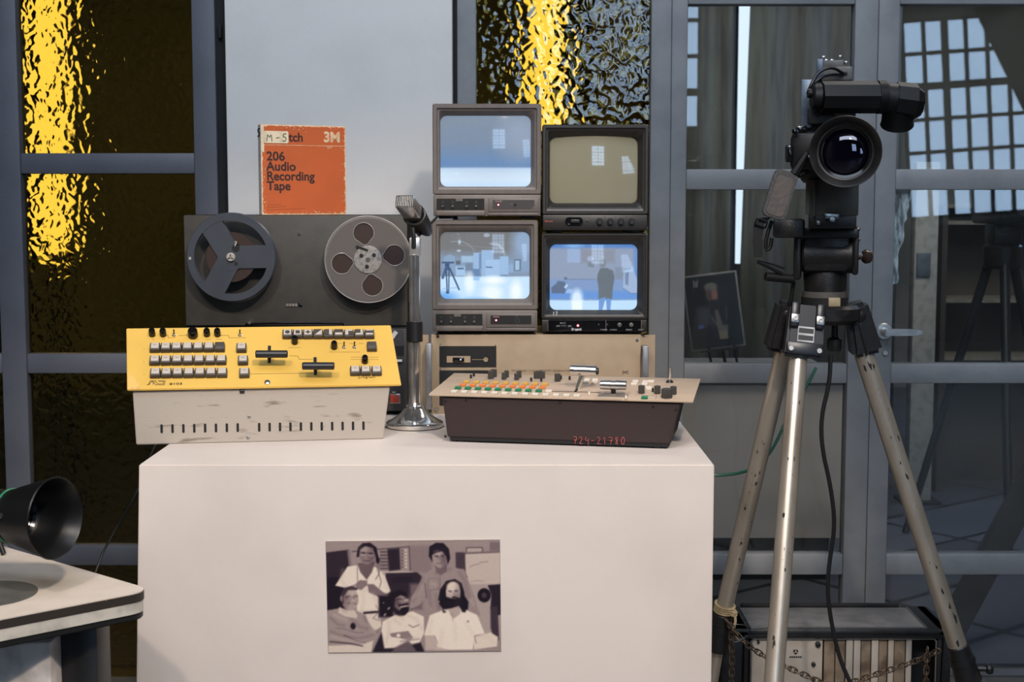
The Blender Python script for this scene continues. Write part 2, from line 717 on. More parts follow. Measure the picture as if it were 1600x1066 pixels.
# left amber window: three rows of panes
LB = [(0.272, 0.319), (0.720, 0.765), (1.174, 1.220), (1.63, 1.68)]
xl0, xl1 = -1.108, -0.716
leaf('window_1', 'tall grey framed window with amber hammered glass at the left',
     [(-1.165, xl0, 0, 2.6), (xl1, -0.664, 0, 2.6), (-2.2, -2.1, 0, 2.6)],
     [(a, b, z0, z1) for z0, z1 in LB for a, b in ((xl0, xl1), (-2.1, -1.165))],
     [(a, b, z0, z1) for a, b in ((xl0, xl1), (-2.1, -1.165)) for z0, z1 in ((0.0, 0.272), (0.319, 0.720), (0.765, 1.174), (1.220, 1.63))],
     M['amber'], M['frame'])
# dark jamb between the left window and the white panel
tag(MB().box((-0.651, 3.262, 1.3), (0.026, 0.04, 2.6)).box((-0.6535, 3.238, 1.49), (0.008, 0.02, 0.03), 0.002).build('trim_1', M['black_matt']), 'dark gap strip beside the white wall panel', kind='structure')
tag(MB().box((-0.128, 3.258, 1.3), (0.010, 0.05, 2.6)).build('trim_2', M['black_matt']), kind='structure')

# middle amber window behind the monitors
leaf('window_2', 'amber hammered glass window behind the stacked monitors',
     [(-0.123, -0.080, 0, 2.6), (0.311, 0.357, 0, 2.6)],
     [(-0.080, 0.311, 0.70, 0.745), (-0.080, 0.311, 0.27, 0.32), (-0.080, 0.311, 1.68, 1.73)],
     [(-0.080, 0.311, 0.745, 1.68), (-0.080, 0.311, 0.32, 0.70)], M['amber'], M['frame_lit'])

# clear glazed doors on the right
DB = [(0.250, 0.298), (0.697, 0.742), (1.138, 1.184), (1.550, 1.60)]
rows = [(0.0, 0.250), (0.298, 0.697), (0.742, 1.138), (1.184, 1.550), (1.60, 2.1)]
door1 = leaf('door_1', 'grey steel door with clear panes behind the tripod',
             [(0.357, 0.393, 0, 2.6), (0.766, 0.8185, 0, 2.6)],
             [(0.393, 0.766, a, b) for a, b in DB], [(0.393, 0.766, a, b) for a, b in rows],
             M['glass'], M['frame_lit'])
door2 = leaf('door_2', 'grey steel door with clear panes and a lever handle',
             [(0.819, 0.866, 0, 2.6), (1.60, 1.66, 0, 2.6)],
             [(0.866, 1.60, a, b) for a, b in DB], [(0.866, 1.60, a, b) for a, b in rows],
             M['glass'], M['frame_lit'])
# lever handle of the right door
p = at(1382, 518, 3.22)
h = MB(T(p.x, 3.2275, p.z) @ FR)
h.cyl((0, 0, 0), (0, 0, 0.008), 0.019, bev=0.002)
h.cyl((0, 0, 0.008), (0, 0, 0.045), 0.009, 0.008)
h.loft([[(x, y * k + 0.001, 0.045 + z) for y, z in ((-0.007, -0.006), (0.007, -0.006), (0.007, 0.006), (-0.007, 0.006))] for x, k in ((-0.008, 1), (0.02, 1.1), (0.06, 1.0), (0.074, 0.5))], cap0=True, cap1=True)
h.build('door_handle', M['nickel'], door2, label='satin metal lever handle')
k = MB(T(p.x, 3.2275, p.z - 0.05) @ FR)
k.cyl((0.004, 0, 0), (0.004, 0, 0.006), 0.006, bev=0.001).build('keyhole', M['nickel'], door2)
# pale smear of old paint on the edge of the right pane
sm = mat('old paint smear', (172, 188, 190), 0.7, col2=(96, 106, 110), scale=40, stretch=(2.5, 1, 0.6))
nt_ = sm.node_tree
trs = nt_.nodes.new('ShaderNodeBsdfTransparent')
mxs = nt_.nodes.new('ShaderNodeMixShader')
ns = nt_.nodes.new('ShaderNodeTexNoise')
ns.inputs['Scale'].default_value = 55
ns.inputs['Detail'].default_value = 6
mps = nt_.nodes.new('ShaderNodeMapping')
mps.inputs['Scale'].default_value = (1.6, 1, 0.45)
tcs = nt_.nodes.new('ShaderNodeTexCoord')
nt_.links.new(tcs.outputs['Object'], mps.inputs[0])
nt_.links.new(mps.outputs[0], ns.inputs['Vector'])
rs = nt_.nodes.new('ShaderNodeMapRange')
rs.inputs['From Min'].default_value = 0.36
rs.inputs['From Max'].default_value = 0.58
nt_.links.new(ns.outputs['Fac'], rs.inputs['Value'])
nt_.links.new(rs.outputs[0], mxs.inputs[0])
nt_.links.new(trs.outputs[0], mxs.inputs[1])
nt_.links.new(nt_.nodes['Principled BSDF'].outputs[0], mxs.inputs[2])
nt_.links.new(mxs.outputs[0], nt_.nodes['Material Output'].inputs[0])
random.seed(9)
cv = MB()
left = [(0.868 + random.uniform(0, .004), 1.135 - .0125 * i) for i in range(18)]
right = [(0.906 - .0016 * i + random.uniform(-.004, .004), 1.135 - .0125 * i) for i in range(10)] + [(0.884 + random.uniform(-.003, .002), 1.0 - .0125 * i) for i in range(7)]
cv.prism(left + right[::-1], 0.0, 0.0006, M=T(0, GY + 0.0018, 0) @ FR)
cv.build('paint_smear', sm, door2, label='pale paint smear')

# ------------------------------------------------------------------ windows of the room itself, behind the photographer (they mirror in the glass)
M['sky_pane'] = emit('daylit window pane', (0.50, 0.71, 1.0, 1), 9.0)
WY = -5.0
VY = 2 * GY - WY


def bar_window(name, label, x0, x1, z0, z1, px_, pz_, lean=0.0):
    s = structure(name, label)
    s.location = ((x0 + x1) / 2, WY, (z0 + z1) / 2)
    s.rotation_euler = (0, R(lean), 0)
    w, hh = x1 - x0, z1 - z0
    MB().box((0, -0.06, 0), (w, 0.01, hh)).build('glass_pane', M['sky_pane'], s)
    g = MB()
    nx, nz = max(1, round(w / px_)), max(1, round(hh / pz_))
    for i in range(nx + 1):
        g.box((-w / 2 + w * i / nx, 0, 0), (0.055 if i % 4 == 2 else 0.03, 0.03, hh))
    for i in range(nz + 1):
        g.box((0, 0, -hh / 2 + hh * i / nz), (w, 0.03, 0.06 if i % 3 == 1 else 0.032))
    g.build('window_bars', M['black'], s)
    return s


def vpt(px, py):
    q = at(px, py, VY)
    return q.x, q.z


ax0, az1 = vpt(1420, 25)
ax1, az0 = vpt(1640, 335)
bar_window('window_3', 'barred window of the exhibition room, mirrored in the door glass', ax0, ax1, az0, az1, 0.175, 0.275, -4)
cx0, cz1 = vpt(885, -140)
cx1, cz0 = vpt(1092, 200)
bar_window('window_4', 'barred window of the exhibition room, mirrored in the amber glass', cx0, cx1, cz0, cz1, 0.26, 0.28, 0)
wb = MB()
for x0, x1, z0, z1 in ((-6, cx0, -0.0, 4.5), (cx0, cx1, 0.0, cz0), (cx0, cx1, cz1, 4.5), (cx1, ax0, 0, 4.5), (ax0, ax1, 0, az0), (ax0, ax1, az1, 4.5), (ax1, 7, 0, 4.5)):
    wb.box(((x0 + x1) / 2, WY - 0.14, (z0 + z1) / 2), (x1 - x0 + 0.12, 0.1, z1 - z0 + 0.1))
wb.build('wall_back', mat('front room wall', (96, 92, 84), 0.9))
tag(bpy.data.objects['wall_back'], kind='structure')
# dark drape hanging slanted across that window
c0 = vpt(1478, -60)
c1 = vpt(1612, 215)
dr = MB(T(0, WY + 0.12, 0) @ FR)
n = 22
rowsd = []
for j in range(14):
    t = j / 13
    z = c0[1] + (c1[1] - 0.3 - c0[1]) * t
    xl = c0[0] + (c1[0] - c0[0]) * (c0[1] - z) / (c0[1] - c1[1])
    rowsd.append([(xl + (ax1 + 0.5 - xl) * i / n, z, 0.03 * math.sin(i * 1.4)) for i in range(n + 1)])
dr.loft(rowsd, closed=False)
cur = dr.build('curtain', mat('dark brown drape', (44, 38, 33), 0.9))
cur.modifiers.new('thickness', 'SOLIDIFY').thickness = 0.008
tag(cur, 'dark drape pulled slantwise across the barred window', 'curtain')

# ------------------------------------------------------------------ what stands behind the partition
M['tube_light'] = emit('warm tube light', (1.0, 0.86, 0.36, 1), 1.5)


def tube_lamp(x, z0, z1, w, label, y=GY + 1.9):
    t = thing('tube_lamp', label, 'lamp', (x, y, 0.0), 0, 'warm lamps behind the amber glass')
    MB().box((0, 0.04, (z0 + z1) / 2), (w + 0.02, 0.03, z1 - z0 + 0.05), 0.004).build('lamp_housing', M['white'], t)
    MB().cyl((0, 0, z0), (0, 0, z1), w / 2, bev=0.01).build('tube', M['tube_light'], t)
    MB().box((0, 0.07, z0 / 2 + 0.1), (0.03, 0.02, z0 + 0.2)).box((0, 0.07, 0.01), (0.2, 0.14, 0.02), 0.003).build('stand', M['black'], t)


q = at(84, 395, GY + 1.9)
tube_lamp(q.x, q.z, 2.9, 0.125, 'upright warm lamp glowing through the left amber window')
q = at(852, 300, GY + 1.9)
tube_lamp(q.x, q.z, 2.9, 0.11, 'upright warm lamp glowing through the amber window behind the monitors')

# thin glowing strip between two rear screens
YS = 6.4
a = at(1165, -30, YS)
b = at(1153, 412, YS)
sw = structure('glow_strip', 'narrow glowing strip in the rear room')
MB().hexa([(b.x - .010, YS, b.z), (b.x + .010, YS, b.z), (b.x + .010, YS + .02, b.z), (b.x - .010, YS + .02, b.z),
           (a.x - .024, YS, a.z), (a.x + .024, YS, a.z), (a.x + .024, YS + .02, a.z), (a.x - .024, YS + .02, a.z)]).build('glass_pane', emit('pale blue glow strip', (0.72, 0.85, 1.0, 1), 1.5), sw)
scr = mat('grey green screen cloth', (112, 110, 98), 0.9, col2=(92, 90, 82), scale=6, stretch=(6, 1, 0.5))


def screen(xa, xb, z1, lab, ph):
    t = thing('folding_screen', lab, 'screen', ((xa + xb) / 2, YS + 0.12, 0), 0, 'cloth screens in the rear room')
    mb = MB()
    w = xb - xa
    nn = 26
    mb.loft([[(-w / 2 + w * i / nn, 0.02 * math.sin(i * 0.9 + ph), z) for i in range(nn + 1)] for z in (0.06, z1)], closed=False)
    o = mb.build('cloth', scr, t)
    o.modifiers.new('thickness', 'SOLIDIFY').thickness = 0.01
    MB().box((0, 0.03, z1), (w, 0.03, 0.03)).box((-w / 2, 0.03, z1 / 2), (0.03, 0.03, z1)).box((w / 2, 0.03, z1 / 2), (0.03, 0.03, z1)).box((0, 0.03, 0.04), (w, 0.2, 0.05)).build('screen_frame', M['black'], t)


screen(0.45, b.x - 0.02, 2.7, 'grey cloth screen left of the bright strip behind the glass', 0)
screen(b.x + 0.03, 1.75, 2.7, 'wide grey cloth screen right of the bright strip behind the glass', 1)

# grey table with the portrait board behind the left door
TY = 4.05
zt = onz(1120, 580, 0).z
q0 = at(1062, 588, TY)
q1 = at(1322, 588, TY)
qb = at(1200, 842, TY)
tz = q0.z
tb = thing('display_table', 'grey cloth covered table behind the left door glass', 'table', ((q0.x + q1.x) / 2, TY + 0.25, 0))
w = q1.x - q0.x
MB().box((0, 0, tz - 0.012), (w, 0.5, 0.024), 0.004).build('tabletop', mat('grey tabletop', (120, 118, 112), 0.6), tb)
MB().box((0, 0, (tz - 0.024 + qb.z) / 2), (w - 0.01, 0.48, tz - 0.024 - qb.z)).build('cloth_skirt', mat('grey brown table skirt', (206, 192, 180), 0.9, col2=(184, 171, 160), scale=3), tb)
MB().box((0, 0.01, qb.z / 2), (w - 0.06, 0.44, qb.z)).build('base', M['black_matt'], tb)

cv = Canvas(100, 150, 665, 850, 82, 104, (14, 14, 20))
cv.ell(385, 330, 66, 95, (120, 84, 76), soft=25)
cv.ell(380, 262, 75, 40, (104, 98, 92), soft=20)
cv.ell(355, 345, 30, 60, (60, 44, 44), soft=25, alpha=0.7)
cv.ell(410, 350, 30, 50, (150, 100, 88), soft=25, alpha=0.6)
cv.ell(390, 430, 70, 40, (30, 26, 28), soft=25)
cv.poly([(220, 440), (320, 450), (390, 600), (400, 640), (260, 650), (190, 640), (200, 520)], (44, 46, 56), soft=30)
cv.poly([(390, 490), (430, 490), (460, 640), (520, 650), (500, 780), (410, 780), (395, 640)], (88, 82, 76), soft=18)
cv.poly([(415, 700), (500, 700), (505, 780), (415, 780)], (112, 102, 84), soft=10)
cv.line([(350, 560), (400, 640)], 14, (96, 92, 92), 0.8, 10)
cv.line([(525, 470), (510, 600)], 14, (80, 78, 80), 0.8, 10)
cv.ell(220, 640, 35, 22, (70, 80, 130), soft=14)
cv.line([(195, 250), (200, 185)], 12, (130, 130, 140), 0.9)
cv.line([(220, 200), (215, 250)], 12, (130, 130, 140), 0.9)
cv.line([(225, 240), (245, 180), (232, 250)], 10, (130, 130, 140), 0.9)
cv.ell(600, 650, 60, 200, (8, 8, 10), soft=40)
PW, PH = 0.0, 0.0
A_ = at(1078, 426, TY + 0.08)
B_ = at(1158, 426, TY + 0.08)
ZB = at(1130, 545, TY + 0.08).z
C_ = at(1095, 568, TY + 0.02)
PW = (B_.x - A_.x)
PH = A_.z - ZB
pb = thing('portrait_board', 'dark framed portrait of a pale faced sitter in black behind the left door glass', 'picture', ((A_.x + B_.x) / 2 + 0.012, TY + 0.08, ZB))
pb.rotation_euler = (R(-7), R(-7), 0)
cv.A = cv.A * 1.1
MB(FR).box((0, PH / 2, -0.006), (PW + 0.012, PH, 0.010), 0.002).build('board', mat('pale board edge', (120, 118, 116), 0.6), pb)
place(cv.mesh('portrait_print', PW, PH - 0.012, print_mat('portrait print', 0.35), M_=FR @ T(0, PH / 2, 0.0005)), 'portrait_print', pb)
dz_ = tz - ZB
MB().tube([(0.01, 0.012, PH * 0.7), (0.03, 0.12, dz_ + 0.028)], 0.005).build('easel_leg', M['black'], pb)
for ex in (-0.03, 0.045):
    MB().tube([(ex, 0.006, 0.05), (ex + 0.004, 0.0, dz_ + 0.012)], 0.004).build('easel_leg', M['black'], pb)
MB().box((0.005, -0.008, -0.004), (0.12, 0.02, 0.006)).build('easel_shelf', M['black'], pb)

# dark shelf, a second tripod and a leaning strut behind the right door
sx0 = at(1468, 450, 5.4).x
zs = [at(1500, y, 5.4).z for y in (322, 348, 470, 560)]
sh = thing('shelf_unit', 'dark brown shelf unit seen through the right door glass', 'shelf', (sx0 + 0.42, 5.5, 0))
dk = mat('dark brown wood', (62, 53, 44), 0.7, col2=(48, 41, 35), scale=4)
MB().box((0, 0.12, zs[0] / 2), (0.84, 0.02, zs[0])).build('back_panel', dk, sh)
for sx in (-0.41, 0.41):
    MB().box((sx, 0, zs[0] / 2), (0.02, 0.24, zs[0])).build('side_panel', dk, sh)
for z in zs:
    MB().box((0, 0, z), (0.80, 0.22, 0.014)).build('shelf_board', mat('worn shelf edge', (118, 112, 100), 0.6), sh)
pl = thing('pillar_panel', 'pale grey upright panel seen through the right door glass', 'panel', (at(1442, 450, 5.2).x, 5.2, 0))
MB().box((0, 0, 0.63), (0.085, 0.06, 1.26), 0.004).build('panel_body', mat('pale grey panel', (150, 150, 146), 0.8), pl)
MB(FR).box((-0.01, 0.89, 0.035), (0.05, 0.085, 0.01), 0.002).build('notice_plate', mat('blue grey plate', (82, 92, 104), 0.5), pl)
MB().box((0, 0, 0.01), (0.14, 0.14, 0.02)).build('foot', M['black'], pl)

xk = at(1566, 420, 4.5)
tk = thing('camera_tripod', 'dark tripod camera standing behind the right door glass', 'tripod', (xk.x, 4.5, 0))
ztop = at(1566, 405, 4.5).z
for a_ in (20, 140, 260):
    MB().cyl((0.04 * math.cos(R(a_)), 0.04 * math.sin(R(a_)), ztop), (0.30 * math.cos(R(a_)), 0.30 * math.sin(R(a_)), 0.01), 0.016, 0.012).build('leg', M['black'], tk)
MB().cyl((0, 0, ztop - 0.03), (0, 0, ztop + 0.05), 0.06, bev=0.01).box((0, 0, ztop + 0.08), (0.09, 0.10, 0.07), 0.01).build('tripod_head', M['black_worn'], tk)
MB().box((0, 0.02, ztop + 0.19), (0.10, 0.3, 0.16), 0.012).cyl((0.0, -0.13, ztop + 0.19), (0, -0.25, ztop + 0.19), 0.05, 0.06).build('camera_body', M['black'], tk)

s0 = at(1485, 985, 3.42)
s1 = at(1612, 750, 3.62)
d_ = (s1 - s0)
st = thing('wooden_strut', 'dark square strut leaning behind the right door glass', 'beam', (0, 0, 0))
foot = s0 - d_ * ((s0.z - 0.02) / d_.z)
st.location = (foot.x, foot.y, 0)
MB().tube([(0, 0, 0.02), tuple((s1 - foot) * 2.4 + Vector((0, 0, 0.02)))], 0.042, seg=4).build('strut', mat('dark stained wood', (30, 27, 25), 0.8), st)


# ------------------------------------------------------------------ display plinth and the photograph on it
def P3(v):
    return Vector(v)


pa = at(217, 726, 2.21)
pb_ = at(1116, 726, 2.21)
pl_ = thing('display_plinth', 'large white painted plinth carrying the studio equipment', 'plinth', ((pa.x + pb_.x) / 2, 2.6, 0))
hw = (pb_.x - pa.x) / 2
mb = MB()
mb.hexa([(-hw - .025, -.39, 0), (hw, -.39, 0), (hw, .39, 0), (-hw - .025, .39, 0), (-hw, -.39, PT), (hw, -.39, PT), (hw, .39, PT), (-hw, .39, PT)], 0.002)
mb.build('plinth_body', M['plinth'], pl_)

SK = (150, 118, 112)
ph = Canvas(95, 55, 1525, 1000, 282, 184, (146, 124, 118))
W_ = (214, 196, 182)
G_ = (134, 116, 112)
D_ = (38, 28, 38)
K_ = (22, 16, 28)
ph.rect(95, 55, 1525, 130, (150, 128, 120), 60)
ph.rect(780, 100, 960, 330, (134, 110, 108), 30)
ph.poly([(95, 150), (285, 128), (300, 300), (180, 420), (95, 640)], (52, 42, 48))
ph.poly([(270, 135), (290, 130), (305, 300), (285, 305)], (120, 104, 102))
ph.rect(95, 360, 250, 640, (34, 26, 34), 20)
ph.poly([(310, 145), (780, 108), (785, 318), (580, 325), (320, 300)], (148, 128, 122))
ph.poly([(600, 128), (700, 120), (705, 300), (610, 312)], (48, 36, 44), 14)
for i in range(5):
    for j in range(6):
        ph.ell(545 + 14 * i, 150 + 28 * j, 5, 8, (60, 48, 52))
for j in range(6):
    ph.ell(752, 140 + 28 * j, 8, 8, (206, 188, 176))
    ph.ell(720, 140 + 28 * j, 6, 9, (80, 64, 68))
ph.line([(310, 145), (780, 108), (785, 318)], 4, K_)
ph.line([(540, 320), (800, 320)], 8, (190, 170, 160))
ph.poly([(585, 330), (840, 325), (880, 360), (800, 640), (540, 640)], (50, 38, 46))
for i in range(3):
    ph.line([(640, 372 + 16 * i), (800, 366 + 16 * i)], 4, (24, 18, 26))
ph.rect(780, 420, 880, 640, (110, 94, 96), 30)
ph.rect(1160, 160, 1240, 300, (74, 58, 66), 10)
ph.poly([(1230, 165), (1525, 160), (1525, 440), (1250, 440)], (182, 160, 150))
ph.line([(1232, 172), (1232, 330), (1250, 370)], 12, (70, 56, 64))
ph.line([(1228, 170), (1525, 160)], 10, (94, 76, 82))
ph.rect(1440, 75, 1525, 150, (120, 100, 100), 14)
ph.rect(1250, 122, 1380, 155, (168, 148, 140))
ph.line([(1250, 155), (1250, 122), (1380, 122), (1380, 155)], 4, K_)
ph.line([(1275, 285), (1300, 270), (1340, 262), (1370, 246), (1425, 240)], 5, (100, 80, 84), 0.7)
ph.line([(1280, 410), (1330, 400), (1390, 405)], 6, (130, 108, 108), 0.6)
ph.poly([(1280, 430), (1525, 430), (1525, 900), (1300, 900)], (160, 140, 134), 20)
ph.poly([(1420, 440), (1525, 432), (1525, 690), (1480, 700), (1440, 640), (1450, 520)], (40, 32, 44))
ph.ell(1390, 525, 54, 60, (26, 20, 30))
ph.ell(1390, 525, 22, 24, (70, 60, 68))
ph.poly([(1440, 620), (1500, 620), (1510, 900), (1470, 930), (1440, 800)], (64, 52, 60), 14)
# standing man on the left, white short sleeved shirt
ph.poly([(360, 260), (270, 270), (165, 430), (250, 450), (330, 420), (340, 640), (400, 660), (520, 640), (530, 500), (600, 500), (620, 480), (575, 350), (510, 280)], W_)
ph.poly([(350, 245), (500, 230), (470, 320), (425, 385), (375, 320)], (112, 86, 84))
ph.ell(432, 170, 66, 84, (138, 108, 102))
ph.poly([(345, 190), (360, 110), (400, 75), (460, 72), (510, 110), (525, 190), (510, 235), (498, 170), (480, 115), (420, 100), (375, 130), (365, 190)], (30, 22, 30))
ph.ell(520, 220, 16, 30, (34, 26, 32))
ph.line([(378, 152), (420, 156)], 16, (84, 64, 66), 0.9)
ph.line([(440, 158), (486, 162)], 16, (84, 64, 66), 0.9)
ph.line([(385, 168), (415, 172)], 5, (196, 168, 158), 0.9)
ph.line([(448, 174), (482, 174)], 5, (196, 168, 158), 0.9)
ph.line([(428, 165), (424, 200)], 7, (168, 134, 126), 0.9)
ph.line([(405, 222), (452, 225)], 6, (78, 54, 58))
ph.line([(350, 270), (350, 400)], 4, (80, 64, 66))
ph.line([(525, 235), (530, 330), (500, 380)], 5, (70, 56, 60))
ph.line([(505, 260), (545, 400), (530, 450)], 5, (80, 64, 66))
ph.poly([(330, 420), (370, 385), (430, 390), (430, 430), (380, 470), (340, 460)], (136, 106, 102))
ph.poly([(430, 420), (480, 420), (560, 490), (600, 510), (590, 550), (520, 530), (440, 490)], (128, 98, 96))
ph.ell(415, 470, 20, 26, (202, 184, 172))
ph.poly([(330, 640), (520, 640), (540, 780), (480, 820), (420, 720)], (200, 180, 168))
ph.line([(400, 664), (510, 656)], 18, (44, 32, 38))
ph.line([(495, 600), (520, 640), (500, 680), (470, 710), (520, 730), (520, 660)], 5, (90, 72, 74), 0.8)
ph.rect(520, 520, 640, 700, (30, 22, 30), 24)
for i in range(9):
    ph.ell(560 + (i * 37) % 70, 580 + (i * 53) % 110, 6, 5, (180, 164, 156), alpha=0.8)
# standing man on the right, grey shirt
ph.poly([(960, 300), (900, 340), (780, 560), (770, 640), (860, 600), (910, 520), (910, 650), (1010, 660), (1230, 640), (1250, 540), (1310, 640), (1350, 700), (1320, 560), (1230, 310), (1110, 275)], (146, 126, 122))
ph.line([(1030, 330), (1020, 640)], 5, (104, 86, 88))
ph.line([(905, 420), (915, 540)], 8, (96, 80, 84), 0.9, 10)
ph.line([(930, 380), (1010, 375), (1010, 470), (930, 480), (930, 380)], 4, (112, 94, 94))
ph.poly([(985, 260), (1085, 250), (1085, 320), (1040, 350), (1000, 330)], (120, 92, 90))
ph.ell(1030, 205, 58, 84, (160, 128, 120))
ph.poly([(940, 190), (945, 110), (1000, 78), (1060, 80), (1105, 130), (1115, 210), (1095, 260), (1080, 190), (1050, 150), (1000, 165), (965, 180), (968, 240)], (30, 22, 30))
ph.line([(988, 188), (1016, 190)], 8, (60, 44, 48))
ph.line([(1040, 186), (1068, 182)], 8, (60, 44, 48))
ph.line([(1024, 195), (1016, 230)], 6, (130, 100, 96))
ph.line([(1002, 252), (1044, 250)], 6, (110, 72, 74))
ph.ell(1060, 230, 24, 50, (130, 102, 98), alpha=0.6, soft=18)
ph.poly([(1265, 620), (1330, 620), (1355, 690), (1330, 715), (1280, 680)], (150, 122, 116))
# seated man, bottom left
ph.poly([(95, 640), (200, 620), (330, 640), (410, 680), (450, 800), (520, 840), (480, 910), (380, 940), (95, 960)], (150, 132, 126))
ph.poly([(95, 940), (380, 930), (470, 900), (450, 1000), (95, 1000)], (196, 178, 166))
ph.line([(230, 850), (330, 900), (400, 915)], 8, (92, 76, 80))
ph.line([(110, 905), (260, 920), (380, 945)], 10, (74, 58, 64))
ph.line([(160, 790), (240, 800), (330, 830), (390, 830)], 6, (104, 88, 90), 0.8)
ph.poly([(195, 610), (250, 640), (320, 640), (345, 690), (330, 710), (240, 690), (185, 660)], (192, 172, 160))
ph.ell(285, 545, 70, 98, (168, 138, 128))
ph.poly([(205, 520), (235, 450), (300, 435), (350, 455), (345, 470), (270, 470), (235, 520), (230, 590), (212, 570)], (70, 52, 56))
ph.ell(215, 540, 12, 24, (150, 118, 112))
ph.line([(250, 525), (288, 520)], 7, (74, 54, 56))
ph.line([(316, 518), (346, 520)], 7, (74, 54, 56))
ph.line([(304, 525), (310, 560)], 6, (202, 172, 160))
ph.line([(272, 580), (330, 585)], 10, (86, 60, 62))
ph.line([(282, 580), (322, 584)], 4, (216, 200, 190))
ph.ell(305, 775, 22, 28, (34, 28, 34))
# seated man, bottom middle, dark beard
ph.poly([(640, 690), (550, 740), (535, 850), (550, 965), (680, 960), (780, 930), (850, 920), (890, 840), (890, 700), (800, 655)], W_)
ph.poly([(460, 1000), (540, 830), (560, 970), (700, 965), (860, 920), (890, 1000)], (40, 30, 38), 14)
ph.poly([(640, 965), (760, 900), (830, 1000), (620, 1000)], (104, 86, 86), 20)
ph.ell(705, 600, 68, 98, (134, 104, 100))
ph.ell(745, 560, 30, 50, (154, 122, 114), soft=20)
ph.poly([(610, 600), (620, 500), (680, 475), (745, 490), (770, 530), (765, 545), (700, 515), (660, 540), (650, 610), (660, 660), (625, 650)], (28, 20, 28))
ph.poly([(645, 610), (690, 650), (720, 610), (770, 620), (765, 655), (735, 685), (680, 690), (650, 670)], (26, 18, 26))
ph.line([(690, 604), (760, 590)], 16, (30, 22, 28))
ph.line([(702, 618), (740, 612)], 8, (210, 192, 182))
ph.line([(672, 555), (712, 550)], 12, (60, 44, 48))
ph.line([(730, 545), (768, 542)], 10, (60, 44, 48))
ph.poly([(605, 840), (760, 820), (800, 880), (770, 905), (690, 880), (620, 870)], (142, 112, 106))
ph.ell(678, 858, 16, 14, (220, 206, 196))
ph.line([(690, 910), (850, 890)], 8, (120, 100, 98), 0.8)
ph.line([(765, 770), (800, 790), (850, 770)], 6, (92, 76, 80))
# seated man, bottom right, white polo shirt and long beard
ph.poly([(1040, 650), (940, 690), (890, 860), (975, 870), (980, 985), (1290, 985), (1310, 860), (1390, 850), (1330, 690), (1220, 640)], (220, 202, 188))
ph.poly([(895, 860), (975, 860), (1000, 960), (1100, 985), (900, 985)], (182, 152, 142))
ph.poly([(1300, 880), (1440, 840), (1500, 880), (1490, 960), (1300, 985)], (206, 186, 172))
ph.line([(1305, 870), (1320, 930)], 6, (120, 100, 98))
ph.line([(980, 870), (1000, 930)], 6, (130, 110, 106))
ph.poly([(1090, 640), (1200, 620), (1190, 680), (1140, 720), (1110, 690)], (176, 144, 134))
ph.poly([(1010, 560), (1030, 470), (1080, 400), (1150, 385), (1205, 420), (1228, 500), (1225, 560), (1190, 540), (1190, 460), (1130, 420), (1080, 470), (1075, 560), (1060, 600)], (28, 20, 30))
ph.ell(1135, 500, 60, 92, (180, 148, 138))
ph.ell(1135, 445, 48, 36, (206, 178, 166), soft=20)
ph.poly([(1065, 530), (1110, 545), (1140, 530), (1190, 545), (1225, 520), (1260, 580), (1255, 640), (1210, 660), (1180, 610), (1120, 630), (1050, 640), (1015, 590)], (24, 18, 28))
ph.poly([(1040, 640), (1080, 665), (1050, 670)], (40, 32, 44))
ph.poly([(1195, 620), (1240, 640), (1235, 668), (1205, 665)], (34, 28, 40))
ph.line([(1112, 545), (1155, 548)], 7, (150, 110, 108))
ph.line([(1095, 484), (1122, 486)], 7, (70, 50, 54))
ph.line([(1146, 482), (1176, 480)], 7, (70, 50, 54))
ph.line([(1132, 490), (1130, 520)], 6, (206, 174, 162))
for cx in (1105, 1162):
    ph.ell(cx, 488, 26, 22, (222, 200, 188), alpha=0.25)
ph.line([(1122, 680), (1130, 735)], 4, (120, 100, 98))
ph.ell(1254, 745, 7, 6, (60, 44, 50))
# softer modelling: folds, shaded sides of faces, hair
def soft(pts, wd, col, al=0.5, sf=14):
    ph.line(pts, wd, col, al * 0.85, sf * 1.9)


SH1, LT1 = (92, 74, 78), (232, 216, 202)
for L in ([(230, 300), (215, 380), (250, 430)], [(560, 330), (580, 420), (600, 480)], [(385, 480), (400, 560), (380, 640)], [(470, 500), (500, 560), (505, 630)]):
    soft(L, 14, (176, 156, 146), 0.6, 22)
for L in ([(880, 380), (850, 480), (800, 560)], [(935, 500), (950, 600)], [(1000, 520), (1010, 640)], [(1190, 330), (1240, 420), (1260, 540)], [(1110, 300), (1000, 330)]):
    soft(L, 16, (108, 90, 92), 0.6, 24)
for L in ([(800, 540), (850, 500), (880, 440)], [(960, 420), (1000, 430)], [(1280, 560), (1300, 600)]):
    soft(L, 14, (178, 158, 150), 0.6, 20)
for L in ([(120, 700), (180, 760), (230, 770)], [(300, 720), (360, 780), (420, 800)], [(120, 820), (220, 860), (360, 880), (470, 850)], [(400, 700), (440, 790), (500, 830)]):
    soft(L, 12, (104, 88, 90), 0.6, 18)
for L in ([(150, 680), (250, 720)], [(130, 860), (240, 890), (380, 910)], [(430, 760), (480, 830)]):
    soft(L, 14, (184, 166, 156), 0.6, 20)
for L in ([(600, 740), (600, 830), (570, 930)], [(760, 690), (830, 720), (870, 800)], [(640, 720), (690, 760)], [(720, 900), (820, 880)], [(690, 690), (720, 720)]):
    soft(L, 14, (172, 152, 144), 0.7, 22)
for L in ([(960, 720), (930, 840)], [(1040, 820), (1020, 960)], [(1240, 760), (1290, 850)], [(1140, 760), (1150, 900)], [(1330, 870), (1420, 880), (1470, 930)]):
    soft(L, 14, (186, 166, 156), 0.6, 26)
